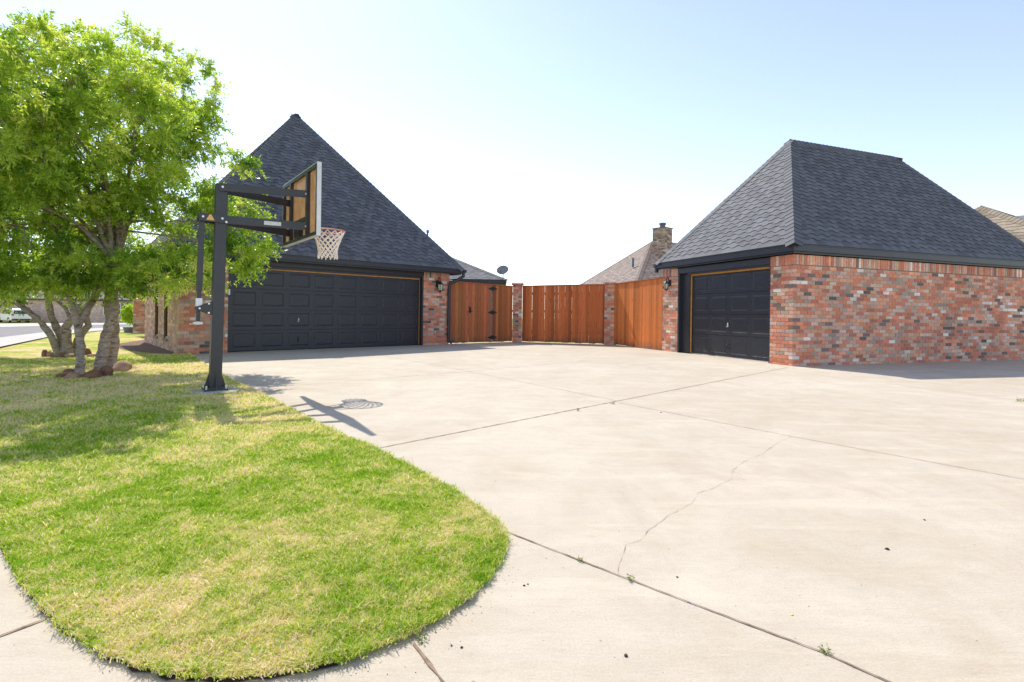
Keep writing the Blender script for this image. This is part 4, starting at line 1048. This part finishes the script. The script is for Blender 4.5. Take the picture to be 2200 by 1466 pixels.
# satellite dish
dp = W3(1081,594,24.3)
e_ = empty('satellite_dish', dp, math.radians(-20), 'grey satellite dish on a short mast at the roof corner behind the gate', 'satellite dish')
f = MB(); f.tube([(0,0,-0.12),(0,0,0.12),(0,-0.05,0.2)], 0.025, 8); f.build('mast', M['flue'], e_)
f = MB(); prof = [(0.001,0.0)]+[(0.30*k/6, 0.05*(k/6)**2) for k in range(1,7)]+[(0.29,0.06)]; f.lathe(prof, 24)
dh = f.build('reflector', M['dish'], e_, smooth=True); dh.location = (0,-0.05,0.28); dh.rotation_euler = (math.radians(68),0,0); dh.scale = (1,0.8,1)
f = MB(); f.tube([(0,-0.05,0.1),(0,-0.40,0.12),(0,-0.43,0.2)], 0.012, 6); f.tube([(0,-0.43,0.18),(0,-0.38,0.24)], 0.03, 8); f.build('feed_arm', M['flue'], e_)
# main house wing and porch column left of the garage
cx_ = LA[0]-LD*math.sin(LRZ); cy_ = LA[1]+LD*math.cos(LRZ)
wx = cx_+1.4*math.cos(LRZ); wy = cy_+1.4*math.sin(LRZ)
e_, rf = hip_house('house', (wx, wy), LRZ, 9.5, 9.0, 2.5, 4.6, 4.2, CHAR, PAL_RED, 'main brick house wing behind the double garage, mostly hidden by the tree', ov=0.4)
pc = W3(309,712,26.6)
e_ = empty('brick_column', (pc.x, pc.y, hz(pc.x, pc.y)), math.radians(38), 'square red brick porch column beside the potted bush', 'column')
b, c = MB(), MB()
for k, (o, d, n) in enumerate((((-.45,-.35,0),X,-Y),((.45,-.35,0),Y,X),((.45,.35,0),-X,Y),((-.45,.35,0),-Y,-X))):
    brick_wall(b, c, o, d, n, (0.9 if k % 2 == 0 else 0.7), 0, 34, PAL_RED, 'AB'[k % 2], 'AB'[k % 2])
w = b.build('shaft', M['brick'], e_); c.build('mortar', M['mortar'], w)
f = MB(); f.box((-0.5,-0.4,34*CH),(0.5,0.4,34*CH+0.25)); f.build('cap', M['trim'], e_)
# bush in a pot
pb = W3(279,712,26.9); zb = hz(pb.x, pb.y)
e_ = empty('potted_bush', (pb.x, pb.y, zb), 0, 'bright round green bush in a grey pot beside the porch column', 'bush')
f = MB(); f.lathe([(0.001,0),(0.24,0),(0.30,0.25),(0.32,0.27),(0.28,0.27),(0.001,0.25)], 16); f.build('pot', M['pot'], e_, smooth=False)
rr = random.Random(5); cl = [Vector((rr.gauss(0,1),rr.gauss(0,1),rr.gauss(0,1))).normalized()*rr.random()**0.4 for _ in range(60)]
cn = np.array([(v.x*0.40, v.y*0.40, 0.88+v.z*0.55) for v in cl]); leaf_mesh('foliage', cn, 0.55+NR.normal(0,0.12,60), e_, M['bush'], 200, 0.16, 0.06, 0.034, 8)
# house across the street
hx = -76.0; hy = 66.0
e_, rf = hip_house('house', (hx, hy), 0.05, 34, 10, 3.1, 6.4, 6, (0.28,0.23,0.19), PAL_PINK, 'pale pinkish brick house across the street', z0=-0.9, ov=0.6)
for (pxw, w_) in ((219,1.3),(150,1.4),(245,1.1)):
    xw = ray(pxw, 660)[0]*66-hx; f = MB()
    z0w, z1w = 1.05, 2.6
    f.box((xw-w_/2,-0.06,z0w),(xw-w_/2+0.08,0.0,z1w)); f.box((xw+w_/2-0.08,-0.06,z0w),(xw+w_/2,0.0,z1w)); f.box((xw-w_/2+0.08,-0.06,z0w),(xw+w_/2-0.08,0.0,z0w+0.08)); f.box((xw-w_/2+0.08,-0.06,z1w-0.08),(xw+w_/2-0.08,0.0,z1w)); f.box((xw-0.03,-0.055,z0w+0.08),(xw+0.03,-0.005,z1w-0.08))
    wf = f.build('window', M['white'], e_); wf.location.y = -0.03
    f = MB(); f.box((xw-w_/2+0.08,-0.03,z0w+0.08),(xw+w_/2-0.08,-0.02,z1w-0.08)); f.build('pane', M['glass'], wf)

# ------------------------------------------------------------------ parked white car (rear three-quarter view)
sp = W3(30,692,64); sz = hz(sp.x, sp.y)
car = empty('parked_car', (sp.x, sp.y, sz), math.radians(150), 'white sport utility car parked across the street behind the trees', 'car')
# local x: forward; length 4.9
side = [(-2.42,0.45),(-2.45,0.85),(-2.40,1.05),(-2.25,1.62),(-2.05,1.76),(-1.0,1.82),(0.2,1.79),(0.55,1.70),(1.15,1.16),(2.1,1.02),(2.42,0.85),(2.47,0.45),(2.2,0.32),(-2.25,0.32)]
def extr(side, half, top_in=0.0):
    mb = MB(); n = len(side)
    def yy(z, s): return s*(half-(max(0, z-1.05)/0.75)*top_in)
    L_ = [(x_, yy(z_, -1), z_) for x_, z_ in side]; R_ = [(x_, yy(z_, 1), z_) for x_, z_ in side]
    mb.v = L_+R_; mb.f = [tuple(range(n-1, -1, -1)), tuple(range(n, 2*n))]+[(i, (i+1) % n, n+(i+1) % n, n+i) for i in range(n)]; mb.c = [None]*len(mb.f); return mb
extr(side, 0.95, 0.17).build('body', M['white'], car, bevel=0.05)
gw = MB()
for s in (-1, 1):
    for poly in ([(-1.95,1.13),(-1.85,1.58),(-1.05,1.66),(-1.05,1.13)], [(-0.97,1.13),(-0.97,1.66),(-0.02,1.64),(-0.02,1.13)], [(0.06,1.13),(0.06,1.63),(0.42,1.58),(0.92,1.15)]):
        gw.face([(x_, s*(0.962-(z_-1.05)/0.75*0.17), z_) for x_, z_ in (poly if s < 0 else poly[::-1])])
gw.face([(-2.395,-0.72,1.12),(-2.395,0.72,1.12),(-2.295,0.66,1.52),(-2.295,-0.66,1.52)])
gw.face([(1.17,-0.72,1.18),(1.17,0.72,1.18),(0.62,0.66,1.66),(0.62,-0.66,1.66)])
gw.build('windows', M['glass'], car)
for x_ in (-1.5, 1.45):
    for s in (-1, 1):
        f = MB(); f.lathe([(0.20,0.11),(0.34,0.12),(0.37,0.09),(0.37,-0.09),(0.34,-0.12),(0.20,-0.11)], 20); t = f.build('tyre', M['black'], car); t.location = (x_, s*0.86, 0.37); t.rotation_euler = (math.pi/2, 0, 0)
        f = MB(); f.lathe([(0.001,0.09),(0.06,0.10),(0.19,0.08),(0.21,0.11)], 12); f.lathe([(0.21,-0.11),(0.19,-0.08),(0.06,-0.10),(0.001,-0.09)], 12); f.build('rim', M['chrome'], t)
for s in (-1, 1): f = MB(); f.box((-2.47,s*0.72,0.92),(-2.38,s*0.93,1.12)); f.build('tail_lamp', M['red'], car)
f = MB(); f.box((-2.50,-0.85,0.36),(-2.40,0.85,0.52)); f.build('bumper', M['black'], car)
f = MB(); f.box((2.40,-0.85,0.34),(2.52,0.85,0.52)); f.build('bumper', M['black'], car)

# ------------------------------------------------------------------ weeds and litter on the driveway
def weed(px, py, s, label, seed):
    g = G(px, py); n_ = 46; st = np.zeros((1,3)); e_ = leaf_mesh('weed', np.array([[0,0,0.006]]), np.array([0.5]), None, M['weed'], 64, 0.035*s, 0.022*s, 0.006*s, 16, 0.1)
    e_.location = (g[0], g[1], 0.004); tag(e_, label, 'weed', 'weeds in the driveway joints')
weed(1357,1248,0.5,'small weed in the front joint, just right of the crack',1)
weed(1773,1402,0.5,'larger weed in the front joint near the bottom right',2)
weed(1246,1207,0.4,'tiny weed in the front joint, left of the crack',3)
weed(1316,868,0.8,'weed where the back joint meets a fine joint in mid driveway',4)
weed(1240,883,0.7,'weed on the back joint, left of the other one there',5)
weed(2192,863,1.3,'weed on the driveway at the right edge by the garage shadow',6)
weed(905,1377,0.6,'weed at the lawn edge by the short joint',7)
def bit(px, py, s, mat, label, name='pebble', cat='pebble', seed=0, flat=0.6):
    rr = random.Random(seed+int(px)); g = G(px, py); mb = MB()
    for k in range(1): mb.lathe([(0.001,0),(s*0.9,0.05*s),(s,0.35*s*flat),(s*0.6,s*flat),(0.001,s*1.1*flat)], 7)
    mb.v = [(x_*rr.uniform(0.7,1.2), y_*rr.uniform(0.7,1.2), z_) for x_, y_, z_ in mb.v]
    o = mb.build(name, mat, smooth=True); o.location = (g[0], g[1], 0.001); tag(o, label, cat)
    if name == 'pebble': o['group'] = 'dark pebbles on the driveway'
bit(1906,1181,0.010,M['debris'],'dark pebble on the open concrete at the right',seed=1)
bit(1345,1410,0.007,M['debris'],'dark pebble at the bottom centre below the front joint',seed=2)
bit(1986,1118,0.006,M['debris'],'small dark pebble up and right of the largest one')
bit(1126,1259,0.005,M['debris'],'tiny dark pebble right of the lawn tip')
bit(1134,1256,0.004,M['debris'],'tiny dark pebble, right one of a close pair by the lawn tip')
bit(1420,887,0.010,M['debris'],'dark speck of dirt just below the back joint')
bit(1455,1241,0.005,M['debris'],'thin dark twig bit above the front joint')
bit(992,1392,0.005,M['debris'],'dark pebble nearest the short joint by the lawn')
bit(970,1388,0.004,M['debris'],'smaller dark pebble beside the short joint by the lawn')
bit(1480,1295,0.006,M['blue'],'tiny bright blue scrap lying in the front joint','scrap','litter',flat=0.3)
bit(1701,1321,0.007,M['yellow'],'tiny pale yellow scrap on the concrete above the front joint','scrap','litter',flat=0.2)
# loose crumbs of soil beside the turf edge
mb = MB()
for k in range(150):
    a = edge[R.randrange(46, len(edge)-30)] if k < 160 else edge[R.randrange(40, 62)]; r_ = R.uniform(0.0008, 0.0022); px_ = a[0]+abs(R.gauss(0, 0.09)); py_ = a[1]-abs(R.gauss(0, 0.05)); n_ = len(mb.v)
    mb.v += [(px_+r_,py_,0),(px_,py_+r_,0),(px_-r_,py_,0),(px_,py_-r_,0),(px_,py_,r_*1.2)]; mb.f += [(n_,n_+1,n_+4),(n_+1,n_+2,n_+4),(n_+2,n_+3,n_+4),(n_+3,n_,n_+4)]; mb.c += [None]*4
tag(mb.build('soil_crumbs', M['soil']), 'loose brown soil crumbs scattered on the concrete along the turf edge', 'soil', kind='stuff')
print('objects', len(bpy.data.objects))
